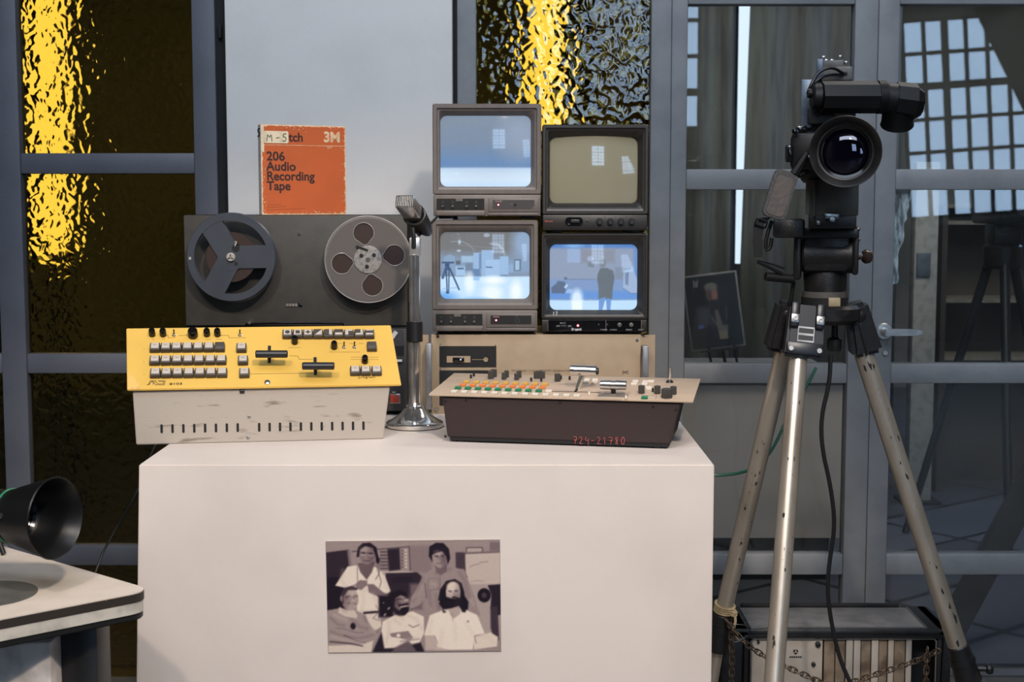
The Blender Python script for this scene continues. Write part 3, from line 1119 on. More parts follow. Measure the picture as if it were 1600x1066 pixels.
# faces: shaded cheek, eye sockets, hair strands
for cx, cy, rx, ry, dx in ((432, 170, 66, 84, 1), (1030, 205, 58, 84, 1), (285, 545, 70, 98, -1), (705, 600, 68, 90, -1), (1135, 500, 60, 92, 1)):
    ph.ell(cx + dx * rx * 0.62, cy + ry * 0.1, rx * 0.4, ry * 0.8, (78, 58, 60), soft=34, alpha=0.36)
    ph.ell(cx - dx * rx * 0.35, cy - ry * 0.55, rx * 0.5, ry * 0.25, (206, 176, 164), soft=34, alpha=0.36)
    ph.ell(cx - rx * 0.36, cy - ry * 0.10, rx * 0.2, ry * 0.08, (50, 34, 40), soft=12, alpha=0.38)
    ph.ell(cx + rx * 0.36, cy - ry * 0.10, rx * 0.2, ry * 0.08, (50, 34, 40), soft=12, alpha=0.38)
    soft([(cx, cy + ry * 0.02), (cx + dx * 8, cy + ry * 0.28)], 7, (90, 66, 68), 0.5, 8)
for gx, gy in ((400, 160), (465, 166), (1104, 488), (1162, 486), (690, 560), (748, 556)):
    a_ = [(gx + 26 * math.cos(t), gy + 20 * math.sin(t)) for t in [2 * math.pi * q / 14 for q in range(15)]]
    ph.line(a_, 3, (196, 176, 168) if gx != 690 and gx != 748 else (30, 22, 28), 0.6)
soft([(370, 110), (420, 90), (480, 112)], 8, (70, 56, 62), 0.5, 10)
soft([(960, 130), (1020, 100), (1080, 140)], 8, (76, 62, 70), 0.5, 12)
soft([(1040, 470), (1080, 410), (1150, 392), (1205, 440)], 8, (84, 70, 76), 0.5, 12)
soft([(1060, 590), (1130, 600), (1200, 590)], 16, (58, 48, 58), 0.5, 18)
soft([(660, 640), (700, 670), (750, 650)], 12, (60, 48, 54), 0.5, 14)
g_ = np.clip(128 + (ph.A.mean(-1) - 122) * 1.16, 0, 255)
tone = np.stack([np.interp(g_, [0, 30, 80, 125, 200, 255], v) for v in ([16, 34, 82, 133, 214, 240], [10, 25, 66, 116, 198, 228], [18, 36, 73, 116, 182, 212])], -1)
ph.A = ph.A * 0.15 + tone * 0.85
K_ = np.array([0.25, 0.5, 0.25])
for ax_ in (0, 1):
    ph.A = 0.25 * np.roll(ph.A, 1, ax_) + 0.5 * ph.A + 0.25 * np.roll(ph.A, -1, ax_)
ph.noise(2.5)
c = at(646.5, 932, 2.2085)
pt_ = thing('group_photograph', 'black and white group photograph of five men stuck on the plinth front', 'photograph', (c.x, 2.2095, c.z))
pt_.rotation_euler = (0, R(-0.6), 0)
pw_, phh = 0.2755, 0.181
MB(FR).box((0, 0, 0.0006), (pw_, phh, 0.0012)).build('paper', M['white'], pt_)
place(ph.mesh('printed_picture', pw_, phh, print_mat('photographic print', 0.3), M_=FR @ T(0, 0, 0.0014)), 'printed_picture', pt_)

# ------------------------------------------------------------------ yellow vision mixer
YEL = mat('yellow enamel panel', (216, 175, 82), 0.45, col2=(209, 168, 77), scale=6)
ALU = mat('scratched pale metal', (168, 158, 146), 0.5, 0.0, col2=(104, 92, 78), scale=34, lo=0.6, hi=0.74, stretch=(0.5, 1, 2.4), bump=0.12)
KEYB = mat('grey key housing', (76, 68, 61), 0.5)
KEYC = mat('pale key cap', (186, 176, 164), 0.4)
KEYD = mat('dark key cap', (72, 66, 62), 0.4)
INK = mat('printed black ink', (44, 34, 22), 0.6)
ym = thing('vision_mixer', 'yellow slanted video mixer desk with pale scratched metal base', 'video mixer', (-0.6564, 2.385, PT), R(8.5))
Wp, Dp, TL = 0.463, 0.1424, R(42.4)
RM = T(-0.6564, 2.385, PT) @ Matrix.Rotation(R(8.5), 4, 'Z')
PM = T(0, 0, 0.0941) @ Matrix.Rotation(TL, 4, 'X')
PW_M = RM @ PM
bd = 0.0941
xb0, xb1, xt0, xt1 = 0.018, 0.437, 0.014, 0.450
yb, zb = 0.104, bd + 0.100 * math.tan(TL) - 0.004
mb = MB()
mb.hexa([(xb0, .006, 0), (xb1, .006, 0), (xb1, yb, 0), (xb0, yb, 0), (xt0, .006, bd - .001), (xt1, .006, bd - .001), (xt1, yb, zb - .008), (xt0, yb, zb - .008)], 0.0015)
mb.build('body', ALU, ym, label='pale scratched metal base')
sl = MB(FR)
for i in range(19):
    cx = 242 + i * 56.6 if i < 8 else 750 + (i - 8) * 54.3
    px_, py_ = 180 + cx / 3.3333, 480 + (634 - (cx - 242) * 0.0155) / 3.3333
    r_ = RM.inverted() @ EYE
    d = RM.to_3x3().inverted() @ ray(px_, py_)
    t = (0.006 - r_.y) / d.y
    x, z = r_.x + d.x * t, r_.z + d.z * t
    me = MB(FR).prism(rrect(0.0042, 0.0155, 0.0019, 3), -0.0005, 0.0004).mesh('vent_slot', M['black_matt'])
    place(me, 'vent_slot', ym, T(x, 0.006, z))
for cx, cy in ((698, 571), (692, 679)):
    d = RM.to_3x3().inverted() @ ray(180 + cx / 3.3333, 480 + cy / 3.3333)
    t = (0.006 - r_.y) / d.y
    place(MB(FR).lathe([(0.003, 0), (0.003, 0.001), (0.0012, 0.0016), (0, 0.0016)], 12).mesh('screw', M['steel']), 'screw', ym, T(r_.x + d.x * t, 0.006, r_.z + d.z * t))
SH = 0.011
panel = MB(PM).hexa([(.006, 0, -.002), (Wp + .006, 0, -.002), (Wp - SH + .006, Dp, -.002), (.006 - SH, Dp, -.002), (.006, 0, .002), (Wp + .006, 0, .002), (Wp - SH + .006, Dp, .002), (.006 - SH, Dp, .002)], 0.0012).build('panel', [YEL], ym, label='yellow control panel')


def c1(x, y, h=0.0, s=3.3333, ox=180, oy=480, M_=None):
    u, v = on_plane(M_ or PW_M, ox + x / s, oy + y / s, h)
    return u, v


ZP = 0.002
key_me = MB().box((0, 0, 0.0045), (0.0178, 0.0180, 0.009), 0.0012, taper=(0.94, 0.9)).mesh('push_button', KEYB)
cap_me = MB().box((0, 0.0008, 0.0092), (0.0132, 0.0122, 0.0014), 0.0005).mesh('button_cap', KEYC)
capd_me = MB().box((0, 0.0004, 0.0092), (0.0150, 0.0148, 0.0014), 0.0005).mesh('button_cap', KEYD)
cap_txt = MB().box((0, 0.0026, 0.0100), (0.007, 0.0007, 0.0002)).box((0, 0.0004, 0.0100), (0.0022, 0.0008, 0.0002)).mesh('button_legend', mat('grey legend', (120, 108, 98), 0.6))


def ykey(cx, cy, dark=False, legend=False):
    u, v = c1(cx, cy, ZP + 0.0095)
    k = place(key_me, 'push_button', ym, PM @ T(u, v, ZP))
    place(capd_me if dark else cap_me, 'button_cap', k)
    if legend:
        place(cap_txt, 'button_legend', k)
    return k


for (ya, xa, dx) in ((201, 206, 56.3), (268, 205, 57.8), (334, 208, 58)):
    for i in range(7):
        ykey(xa + dx * i, ya - i * 0.4, dark=(ya == 201 and i == 6), legend=i < 3)
for cx, cy in ((657, 202), (665, 267), (672, 333)):
    ykey(cx, cy, legend=True)
ykey(1337, 196, dark=True)
for cx in (1250, 1305, 1362):
    ykey(cx, 322, legend=True)
ICONS = {
    0: [circ(0.0036, 16)], 1: [[(-.0032, -.0032), (.0032, -.0032), (.0032, .0032), (-.0032, .0032)]],
    2: [[(0, .0045), (-.0015, .0015), (-.0045, 0), (-.0015, -.0015), (0, -.0045), (.0015, -.0015), (.0045, 0), (.0015, .0015)]],
    3: [[(-.0058, -.0058), (.0058, .0058), (-.0058, .0058)]], 4: [[(-.0058, -.0058), (.001, -.0058), (.001, .0058), (-.0058, .0058)]],
    5: [[(-.0058, -.001), (.0058, -.001), (.0058, .0058), (-.0058, .0058)]],
    6: [[(-.001, -.0058), (.0058, -.0058), (.0058, .002), (-.001, .002)]], 7: [[(-.0058, -.002), (.002, -.002), (.002, .0058), (-.0058, .0058)]],
    8: [[(-.0058, -.002), (.0058, -.002), (.0058, .003), (-.0058, .003)]]}
for i in range(9):
    k = ykey(897 + 53.4 * i, 131)
    im = MB()
    for L in ICONS[i]:
        im.prism([(x * 1.15, y * 1.12 + 0.0004) for x, y in L], 0.0098, 0.0103)
    im.build('wipe_symbol', KEYD, k)
kn_me = MB().lathe([(0, 0), (0.0058, 0), (0.0056, 0.0125), (0.0042, 0.0152), (0, 0.0158)], 20).mesh('knob', M['black_gloss'])
kb_me = MB().lathe([(0, 0), (0.0088, 0), (0.0086, 0.013), (0.007, 0.016), (0, 0.0165)], 24).mesh('knob', M['black_gloss'])
for i, (cx, cy) in enumerate(((193, 146), (250, 146), (405, 150), (478, 146), (533, 146), (935, 186), (1140, 212), (1300, 286))):
    u, v = c1(cx, cy, ZP)
    place(kb_me if i == 2 else kn_me, 'knob', ym, PM @ T(u, v, ZP))
for cx, cy in ((307, 148), (650, 148), (1192, 211), (1246, 211)):
    u, v = c1(cx, cy, ZP)
    s_ = MB().lathe([(0, 0), (0.0036, 0), (0.0036, 0.0012), (0.0022, 0.0022), (0.0018, 0.004), (0, 0.004)], 14).build('toggle_switch', M['chrome'], ym)
    s_.matrix_local = PM @ T(u, v, ZP)
    MB().tube([(0, 0, 0.003), (0, 0.004, 0.011)], [0.0009, 0.0013], seg=8).build('switch_lever', M['black'], s_)
for (sx, sy0, sy1, hx0, hx1, hy) in ((803, 202, 292, 730, 899, 245), (1042, 262, 354, 973, 1142, 307)):
    u0, v0 = c1(sx - 4, sy0, ZP)
    u1, v1 = c1(sx + 4, sy1, ZP)
    fd = MB(PM).box(((u0 + u1) / 2, (v0 + v1) / 2, ZP + 0.0002), (0.0055, abs(v0 - v1), 0.0008)).build('fader_slot', M['black_matt'], ym)
    h0 = c1(hx0, hy, ZP + 0.029)
    h1 = c1(hx1, hy, ZP + 0.029)
    fh = MB(PM).cyl((h0[0], h0[1], ZP + 0.029), (h1[0], h1[1], ZP + 0.029), 0.0066, 0.0066, 20, bev=0.0016)
    fh.lathe([(0.0068, -0.0006), (0.0068, 0.0006)], 20, T((h0[0] + h1[0]) / 2, (h0[1] + h1[1]) / 2, ZP + 0.029) @ Matrix.Rotation(R(90), 4, 'Y'))
    lv = MB(PM).tube([((u0 + u1) / 2, (v0 + v1) / 2 - 0.006, ZP), ((h0[0] + h1[0]) / 2, (h0[1] + h1[1]) / 2, ZP + 0.029)], 0.0035, seg=4).build('fader_lever', M['black'], ym)
    fh.build('fader_handle', M['black'], lv)
u, v = c1(793, 393, ZP)
place(MB().lathe([(0, 0), (0.0052, 0), (0.005, 0.0015), (0.003, 0.0026), (0, 0.0028)], 18).mesh('panel_screw', M['steel']), 'panel_screw', ym, PM @ T(u, v, ZP))
mk = MB(PM)


def pline(pts, wd=0.0006):
    q = [c1(x, y, ZP) for x, y in pts]
    for a, b in zip(q, q[1:]):
        L = math.hypot(b[0] - a[0], b[1] - a[1])
        an = math.atan2(b[1] - a[1], b[0] - a[0])
        mk.box((0, 0, 0), (L + wd, wd, 0.0002), M=T((a[0] + b[0]) / 2, (a[1] + b[1]) / 2, ZP + 0.0001) @ Matrix.Rotation(an, 4, 'Z'))


pline([(260, 149), (276, 149), (276, 160), (312, 160)])
pline([(545, 148), (590, 148), (592, 160), (680, 160)])
pline([(906, 253), (952, 256), (958, 272), (1028, 273)])
pline([(702, 348), (1030, 345)])
pline([(330, 149), (380, 146)])
for cx, cy, n_ in ((190, 168, 2), (245, 168, 2), (395, 168, 5), (468, 168, 4), (525, 168, 4), (905, 211, 8), (1115, 234, 14), (1180, 234, 12), (1230, 261, 7), (1228, 273, 7), (1325, 261, 6), (1325, 273, 6), (148, 218, 1), (147, 285, 1), (148, 350, 1), (1160, 190, 3), (1220, 190, 4), (1270, 190, 3)):
    for i in range(n_):
        pline([(cx + i * 8, cy), (cx + i * 8 + 5, cy)])
# the maker's angular emblem at the lower left
for L in ([(165, 405), (172, 405), (184, 384), (212, 384)], [(176, 405), (188, 388), (198, 388), (198, 403)], [(192, 384), (212, 405), (256, 405), (260, 384), (222, 384)], [(204, 384), (224, 400), (250, 400), (252, 388), (228, 388)]):
    pline(L, 0.0010)
mk.build('printed_markings', INK, ym)
u, v = c1(282, 406, ZP)
text('8103', 0.0062, PM @ T(u, v, ZP + 0.0003), INK, ym, sx=1.75, bold=0.0001)
u, v = c1(1265, 371, ZP)
text('program', 0.0058, PM @ T(u, v, ZP + 0.0003), INK, ym, sx=1.5)
MB(PM).box((Wp * 0.425, 0.000, -0.006), (0.008, 0.006, 0.008), 0.001).build('latch', M['black'], ym)
chip = MB(PM).prism([(0.0075, 0.0008), (0.028, 0.0008), (0.024, 0.014), (0.017, 0.026), (0.0050, 0.038)], 0.0018, 0.0021)
chip.build('worn_corner', mat('worn yellow', (222, 178, 96), 0.6, col2=(196, 156, 90), scale=60), ym, label='scuffed lower left corner')


# ------------------------------------------------------------------ brown special effects mixer
BRN = mat('dark brown crackle paint', (44, 29, 28), 0.7, col2=(44, 30, 28), scale=30, bump=0.15)
BEI = mat('beige panel', (184, 162, 140), 0.5, col2=(176, 154, 132), scale=20)
JY = R(-11.3)
JO = (-0.1427, 2.42, PT)
jm = thing('effects_mixer', 'dark brown mixer desk with beige top panel and coloured buttons', 'video mixer', JO, JY)
JW, JD, JT = 0.4512, 0.1826, R(4.7)
JR = T(*JO) @ Matrix.Rotation(JY, 4, 'Z')
JP = T(0, 0, 0.0825) @ Matrix.Rotation(JT, 4, 'X')
JPW = JR @ JP
MB().hexa([(.030, .010, .009), (.412, .010, .009), (.412, .168, .009), (.030, .168, .009), (.022, .006, .0795), (.430, .006, .0795), (.430, .172, .0905), (.022, .172, .0905)], 0.0015).build('body', BRN, jm, label='dark brown metal base')
MB().hexa([(.034, .012, .003), (.408, .012, .003), (.408, .165, .003), (.034, .165, .003), (.034, .012, .0095), (.408, .012, .0095), (.408, .165, .0095), (.034, .165, .0095)]).build('bottom_plate', M['black_matt'], jm)
for fx, fy in ((0.05, 0.025), (0.39, 0.025), (0.05, 0.15), (0.39, 0.15)):
    MB().cyl((fx, fy, 0), (fx, fy, 0.004), 0.008).build('foot', M['black'], jm)
MB(JP).box((JW / 2, JD / 2, 0), (JW, JD, 0.004), 0.001).build('panel', BEI, jm, label='beige control panel')


def cj(px, py, h=0.0):
    return on_plane(JPW, px, py, h)


def c4(x, y, h=0.002):
    return cj(600 + x / 3.137, 500 + y / 3.137, h)


def c3(x, y, h=0.002):      # close-up of the panel's left half
    return cj(660 + x / 6.957, 560 + y / 6.957, h)


def c5(x, y, h=0.002):      # close-up of its right half
    return cj(870 + x / 6.667, 560 + y / 6.667, h)


GRN = mat('green button', (30, 122, 82), 0.4)
ORG = mat('orange button', (226, 128, 62), 0.4)
YLW = mat('amber button', (214, 164, 72), 0.4)
IVO = mat('ivory button', (226, 214, 198), 0.4)
b_me = {k: MB().box((0, 0, 0.0022), (0.0105, 0.0095, 0.0044), 0.0008).mesh('push_button', m) for k, m in (('g', GRN), ('o', ORG), ('y', YLW), ('w', IVO))}


def jkey(kind, uv):
    place(b_me[kind], 'push_button', jm, JP @ T(uv[0], uv[1], 0.002))


def jrow(kind, a, b, n):
    for i in range(n):
        jkey(kind, (a[0] + (b[0] - a[0]) * i / (n - 1), a[1] + (b[1] - a[1]) * i / (n - 1)))


jrow('w', c3(345, 356, .005), c5(210, 385, .005), 13)
jrow('g', c3(388, 315, .005), c3(1265, 348, .005), 9)
jrow('o', c3(438, 284, .005), c3(1305, 312, .005), 9)
jrow('y', c3(482, 250, .005), c3(1335, 277, .005), 9)
jkey('w', c3(1375, 353, .005))
for x, y in ((315, 220), (300, 240), (400, 222), (395, 246), (820, 236), (805, 262), (925, 240), (915, 264), (985, 236), (960, 300), (965, 312)):
    jkey('w', c5(x, y, .005))
jkey('g', c5(915, 410, .004))
KNG = mat('charcoal knob', (66, 63, 60), 0.5)


def knurl(r, h, n=16):
    mb = MB()
    pts = []
    for i in range(n * 2):
        rr = r if i % 2 else r * 0.91
        pts.append((rr * math.cos(math.pi * i / n), rr * math.sin(math.pi * i / n)))
    mb.prism(pts, 0, h, bev=r * 0.05)
    mb.box((0, r * 0.6, h), (r * 0.16, r * 0.7, 0.0006))
    return mb.mesh('knob', KNG, 25)


kj = {s: knurl(r, h) for s, (r, h) in {'s': (0.0044, 0.012), 'm': (0.0056, 0.0135), 'l': (0.0095, 0.0155)}.items()}
for s, x, y, f in (('m', 745, 222, c3), ('m', 777, 200, c3), ('s', 888, 230, c3), ('s', 915, 206, c3), ('s', 1025, 236, c3), ('s', 1052, 210, c3), ('s', 1236, 218, c3), ('m', 1270, 218, c3), ('s', 1308, 218, c3), ('m', 1470, 250, c3),
                   ('m', 882, 366, c5), ('m', 1048, 370, c5), ('l', 1146, 412, c5), ('m', 1215, 376, c5)):
    u, v = f(x, y)
    place(kj[s], 'knob', jm, JP @ T(u, v, 0.002))
sw_me = MB().box((0, 0, 0.0035), (0.0036, 0.003, 0.007), 0.0005).mesh('slide_switch', M['black'])
for x, y, f in ((528, 218, c3), (560, 196, c3), (1183, 252, c3), (1293, 254, c3), (134, 226, c5), (1000, 350, c5), (1506, 228, c3)):
    u, v = f(x, y)
    place(sw_me, 'slide_switch', jm, JP @ T(u, v, 0.002))
jl = MB().box((0, 0, 0.003), (0.0035, 0.0035, 0.006), 0.0006).mesh('indicator', IVO)
for x, y in ((338, 385), (722, 425)):
    u, v = c5(x, y)
    place(jl, 'indicator', jm, JP @ T(u, v, 0.002))
# two chrome T handles
u, v = c5(215, 320)
MB(JP).box((u, v - .001, 0.0025), (0.004, 0.045, 0.001)).box((u + .002, v - .026, 0.0025), (0.085, 0.001, 0.0006)).build('fader_slot', M['black_matt'], jm)
lv = MB(JP).tube([(u, v, 0.0), (u + 0.010, v + 0.004, 0.030)], [0.0042, 0.0056], seg=12).build('fader_lever', M['chrome'], jm)
hx = u + 0.010
fh = MB(JP).cyl((hx - 0.0225, v + .004, 0.0345), (hx + 0.0230, v + .004, 0.0335), 0.0095, bev=0.0012)
fh.lathe([(0.0097, -0.004), (0.0097, 0.004)], 24, T(hx, v + .004, 0.034) @ Matrix.Rotation(R(90), 4, 'Y'))
o = fh.build('fader_handle', M['chrome'], lv, label='chrome T handle')
MB(JP).cyl((hx + 0.0226, v + .004, 0.0335), (hx + 0.0262, v + .004, 0.0334), 0.006).build('handle_end', M['black'], o)
u, v = c5(590, 385)
MB(JP).box((u, v - .006, 0.0026), (0.050, 0.016, 0.0012)).box((u, v, 0.003), (0.012, 0.012, 0.004), 0.001).build('fader_slot', mat('grey slot plate', (120, 112, 104), 0.5), jm)
lv = MB(JP).tube([(u, v, 0.002), (u, v, 0.013)], 0.0042, seg=12).build('fader_lever', M['black'], jm)
fh = MB(JP).loft([[(u + x, v + r * math.cos(a), 0.0195 + r * math.sin(a)) for a in [2 * math.pi * i / 24 for i in range(24)]] for x, r in ((-.0225, .0066), (-.0215, .0078), (-.004, .0086), (-.0035, .0078), (.0035, .0078), (.004, .0086), (.0215, .0078), (.0225, .0066))], cap0=True, cap1=True)
fh.build('fader_handle', M['chrome'], lv, label='chrome T handle')
u, v = c5(1175, 250)
jb = MB(JP).cyl((u, v, 0.002), (u, v, 0.006), 0.007, 0.004).build('joystick_base', M['black'], jm)
MB(JP).cyl((u, v, 0.004), (u + .002, v, 0.029), 0.0021, bev=0.0006).build('joystick', M['chrome'], jb, label='slim chrome stick')
mj = MB(JP)
for a, b in (((810, 380), (1040, 390)), ((1040, 390), (1030, 425)), ((10, 270), (110, 272)), ((390, 420), (680, 426)), ((130, 270), (200, 268)), ((460, 325), (475, 325)), ((490, 325), (520, 327))):
    p0, p1 = c5(*a), c5(*b)
    L = math.hypot(p1[0] - p0[0], p1[1] - p0[1])
    mj.box((0, 0, 0), (L, 0.0009, 0.0002), M=T((p0[0] + p1[0]) / 2, (p0[1] + p1[1]) / 2, 0.0021) @ Matrix.Rotation(math.atan2(p1[1] - p0[1], p1[0] - p0[0]), 4, 'Z'))
mj.build('printed_markings', mat('grey print', (92, 80, 72), 0.6), jm)
# inventory number chalked on the front
JF = JR


def front(px, py):
    o = JF.inverted() @ EYE
    d = JF.to_3x3().inverted() @ ray(px, py)
    t = (0.0085 - o.y) / d.y
    return o.x + d.x * t, o.z + d.z * t


fx, fz = front(896, 693.5)
scrawl('724-21780', 0.0125, 0.0101, T(fx, 0.0072, fz) @ Matrix.Rotation(R(-1), 4, 'Y') @ Matrix.Rotation(R(-3.3), 4, 'X') @ FR, 0.00055, mat('red chalk', (176, 84, 84), 0.8), jm)
for sx, sy in ((303, 398), (405, 392), (862, 406), (1432, 440), (300, 572), (1320, 425)):
    fx, fz = front(600 + sx / 3.137, 500 + sy / 3.137)
    fy = 0.010 - 0.004 * (fz - .009) / .07
    place(MB(FR).lathe([(0.0026, 0), (0.0024, 0.0008), (0, 0.0012)], 12).mesh('screw', M['black_worn']), 'screw', jm, T(fx, fy, fz))

# ------------------------------------------------------------------ reel to reel tape recorder
DK = mat('charcoal recorder panel', (57, 54, 49), 0.6, col2=(52, 49, 45), scale=40, bump=0.08)
dx0 = at(288.5, 420, 2.76).x
dx1 = at(638, 420, 2.76).x
dz1 = at(460, 336, 2.76).z
DW, DH = dx1 - dx0, dz1 - PT
td = thing('tape_recorder', 'charcoal upright reel to reel tape recorder behind the yellow mixer', 'tape recorder', ((dx0 + dx1) / 2, 2.76, PT))
zl = at(500, 509, 2.76).z - PT
MB().box((0, 0.1, DH / 2), (DW, 0.19, DH), 0.003).build('cabinet', M['black_worn'], td)
MB(FR).box((0, (DH + zl) / 2, -0.001), (DW - 0.002, DH - zl - 0.001, 0.012), 0.002).build('deck_panel', DK, td, label='charcoal deck panel')
LP = MB(FR)
LP.box((0, zl / 2 + 0.003, 0.012), (DW - 0.004, zl - 0.012, 0.03), 0.003)
LP.build('control_panel', mat('dark grey control panel', (54, 51, 50), 0.55), td)
DX = (dx0 + dx1) / 2


def dk(px, py, y=2.755):
    q = at(px, py, y)
    return q.x - DX, q.z - PT


a, b = dk(384, 505), dk(536, 504)
MB(FR).tube([(a[0], a[1] - 0.006, 0.004), (a[0], a[1], 0.007), (b[0], b[1], 0.007), (b[0], b[1] - 0.006, 0.004)], 0.0016, smooth=1).build('trim_bar', M['black_gloss'], td)
x, z = dk(391, 504)
MB(FR).cyl((x, z, 0.004), (x, z, 0.016), 0.0032, bev=0.001).build('tape_guide', M['chrome'], td)
x, z = dk(467.5, 365)
MB(FR).lathe([(0, 0.0045), (0.0038, 0.0045), (0.003, 0.0075), (0, 0.0078)], 16, T(x, z, 0)).build('screw', M['chrome'], td)
x, z = dk(459, 476.5)
MB(FR).box((x, z, 0.0052), (0.031, 0.0082, 0.0012)).build('tape_counter', M['black'], td)
for i in range(4):
    MB(FR).box((x - 0.0125 + i * 0.0058, z, 0.0060), (0.0046, 0.0056, 0.0008)).build('counter_digit', mat('grey digit wheel', (118, 112, 104), 0.5), td)
MB(FR).box((x + 0.0135, z - 0.0005, 0.006), (0.0055, 0.0055, 0.004), 0.001).build('reset_button', M['black_gloss'], td)
# right end of the control panel
fy = 2.733


def dl(px, py):
    return dk(px, py, fy)


x, z = dl(617, 623)
MB(FR).box((x, z, 0.0275), (0.0215, 0.0195, 0.002), 0.0008).build('switch_frame', M['steel'], td)
MB(FR).box((x, z, 0.0295), (0.0175, 0.0155, 0.005), 0.0015).build('power_switch', mat('red rocker switch', (170, 62, 44), 0.35), td, label='square red switch')
x, z = dl(622, 563.5)
MB(FR).box((x, z, 0.030), (0.017, 0.0045, 0.008), 0.001).build('lever_key', M['white'], td)
x, z = dl(622, 548)
MB(FR).box((x, z, 0.0275), (0.022, 0.018, 0.002)).build('jack_field', M['black_matt'], td)
x, z = dl(616, 523)
MB(FR).box((0, 0, 0), (0.008, 0.015, 0.0015), M=T(x, z, 0.029) @ Matrix.Rotation(R(-35), 4, 'Z')).build('paper_tag', M['white'], td)
x, z = dl(621.5, 532)
MB(FR).lathe([(0.0025, 0.026), (0.0025, 0.029), (0.0012, 0.029), (0.0012, 0.027), (0, 0.027)], 14, T(x, z, 0)).build('socket', M['chrome'], td)
text('REC', 0.004, T(dl(616, 616)[0], -0.0274, dl(616, 614)[1]) @ FR, M['white'], td, align='CENTER')

# two tape reels hung on the spindles
RY = 2.715
GPL = mat('grey blue reel plastic', (63, 67, 74), 0.35, col2=(58, 62, 69), scale=14)
TAPE = mat('brown magnetic tape', (58, 42, 35), 0.35, col2=(44, 31, 26), scale=4)


def ring_tex(name, c_a, c_b):
    m = mat(name, c_a, 0.4)
    nt = m.node_tree
    tc = nt.nodes.new('ShaderNodeTexCoord')
    wv = nt.nodes.new('ShaderNodeTexWave')
    wv.wave_type = 'RINGS'
    wv.rings_direction = 'Y'
    wv.inputs['Scale'].default_value = 120
    wv.inputs['Distortion'].default_value = 0.8
    nt.links.new(tc.outputs['Object'], wv.inputs['Vector'])
    nt.links.new(hexmix(nt, rgb(*c_a), rgb(*c_b), wv.outputs['Fac']), nt.nodes['Principled BSDF'].inputs['Base Color'])
    return m


TAPEW = ring_tex('wound brown tape', (60, 44, 38), (44, 32, 28))
c = at(361, 402, RY)
rl = thing('tape_reel', 'grey blue plastic tape reel with three wide spokes on the left spindle', 'tape reel', tuple(c), 0, 'tape reels on the recorder')
Rr = 69.5 * RY / FPX
f = MB(FR)
for z0 in (0.0, -0.011):
    f.lathe([(Rr * 0.83, z0 + .0008), (Rr * 0.985, z0 + .0008), (Rr, z0 - 0.001), (Rr * 0.985, z0 - 0.0026), (Rr * 0.83, z0 - 0.0026), (Rr * 0.83, z0 + .0008)], 72)
    f.lathe([(0, z0 + .0006), (Rr * 0.31, z0 + .0006), (Rr * 0.31, z0 - 0.0024), (0, z0 - 0.0024)], 40)
    for a_ in (1, 121, 241):
        f.prism([(0, -Rr * 0.255), (Rr * 0.845, -Rr * 0.255), (Rr * 0.845, Rr * 0.255), (0, Rr * 0.255)], z0 - 0.002 - 0.0001 * (a_ // 100), z0 + 0.0001 * (a_ // 100), M=Matrix.Rotation(R(a_), 4, 'Z'))
f.build('flange', GPL, rl)
MB(FR).lathe([(Rr * 0.33, -0.0115), (Rr * 0.56, -0.0115), (Rr * 0.56, -0.003), (Rr * 0.33, -0.003)], 48).build('wound_tape', TAPEW, rl)
MB(FR).lathe([(0, 0.0), (0.0085, 0.0), (0.0085, 0.004), (0.007, 0.006), (0, 0.006)], 24).build('hub_cap', mat('pale hub cap', (176, 170, 160), 0.4), rl)
hb = MB(FR)
for a_ in (90, 210, 330):
    hb.box((0.0035, 0, 0.0063), (0.005, 0.0018, 0.0006), M=Matrix.Rotation(R(a_), 4, 'Z'))
hb.build('hub_emblem', M['black'], rl)
MB(FR).lathe([(0, .0010), (0.0036, .0010)], 16, T(0.0095, -0.0125, 0.0)).build('drive_hole', M['black_matt'], rl)
MB(FR).lathe([(0, .0010), (0.0074, .0010)], 20, T(0.0095, 0.017, 0.0)).build('finger_hole', M['black_matt'], rl)
scrawl('7', 0.009, 0.01, T(0.006, -0.0016, 0.021) @ FR, 0.0007, M['white'], rl, slant=0.2)
MB(FR).box((-Rr * 0.92 - .0012, -0.002, 0.0010), (0.0014, 0.005, 0.0006)).box((-Rr * 0.92 + .0012, -0.002, 0.0010), (0.0014, 0.005, 0.0006)).build('reel_mark', M['white'], rl)
MB(FR).cyl((0, 0, -0.034), (0, 0, -0.0115), 0.011, 0.009).build('spindle', M['steel'], td).matrix_local = T(c.x - DX, RY - 2.76, c.z - PT)

c = at(575, 405.5, RY)
rr_ = thing('tape_reel', 'clear plastic tape reel full of brown tape on the right spindle', 'tape reel', tuple(c), 0, 'tape reels on the recorder')
Rr = 68 * RY / FPX
CL = bpy.data.materials.new('smoky clear reel plastic')
CL.use_nodes = True
nt = CL.node_tree
pp = nt.nodes['Principled BSDF']
pp.inputs['Base Color'].default_value = rgb(136, 131, 127)
pp.inputs['Roughness'].default_value = 0.16
trn = nt.nodes.new('ShaderNodeBsdfTransparent')
mx = nt.nodes.new('ShaderNodeMixShader')
mx.inputs[0].default_value = 0.3
nt.links.new(trn.outputs[0], mx.inputs[1])
nt.links.new(pp.outputs[0], mx.inputs[2])
nt.links.new(mx.outputs[0], nt.nodes['Material Output'].inputs[0])
holes = []
rim = []
for a_ in (99, 9, -81, 189):
    L = []
    cx, rad = 0.61 * Rr, 0.238 * Rr
    for i in range(25):
        t = R(-118 + 236 * i / 24)
        L.append((cx + rad * math.cos(t), rad * math.sin(t)))
    L.append((0.345 * Rr, 0.045 * Rr))
    L.append((0.345 * Rr, -0.045 * Rr))
    L = [(x * math.cos(R(a_)) - y * math.sin(R(a_)), x * math.sin(R(a_)) + y * math.cos(R(a_))) for x, y in L]
    holes.append(L)
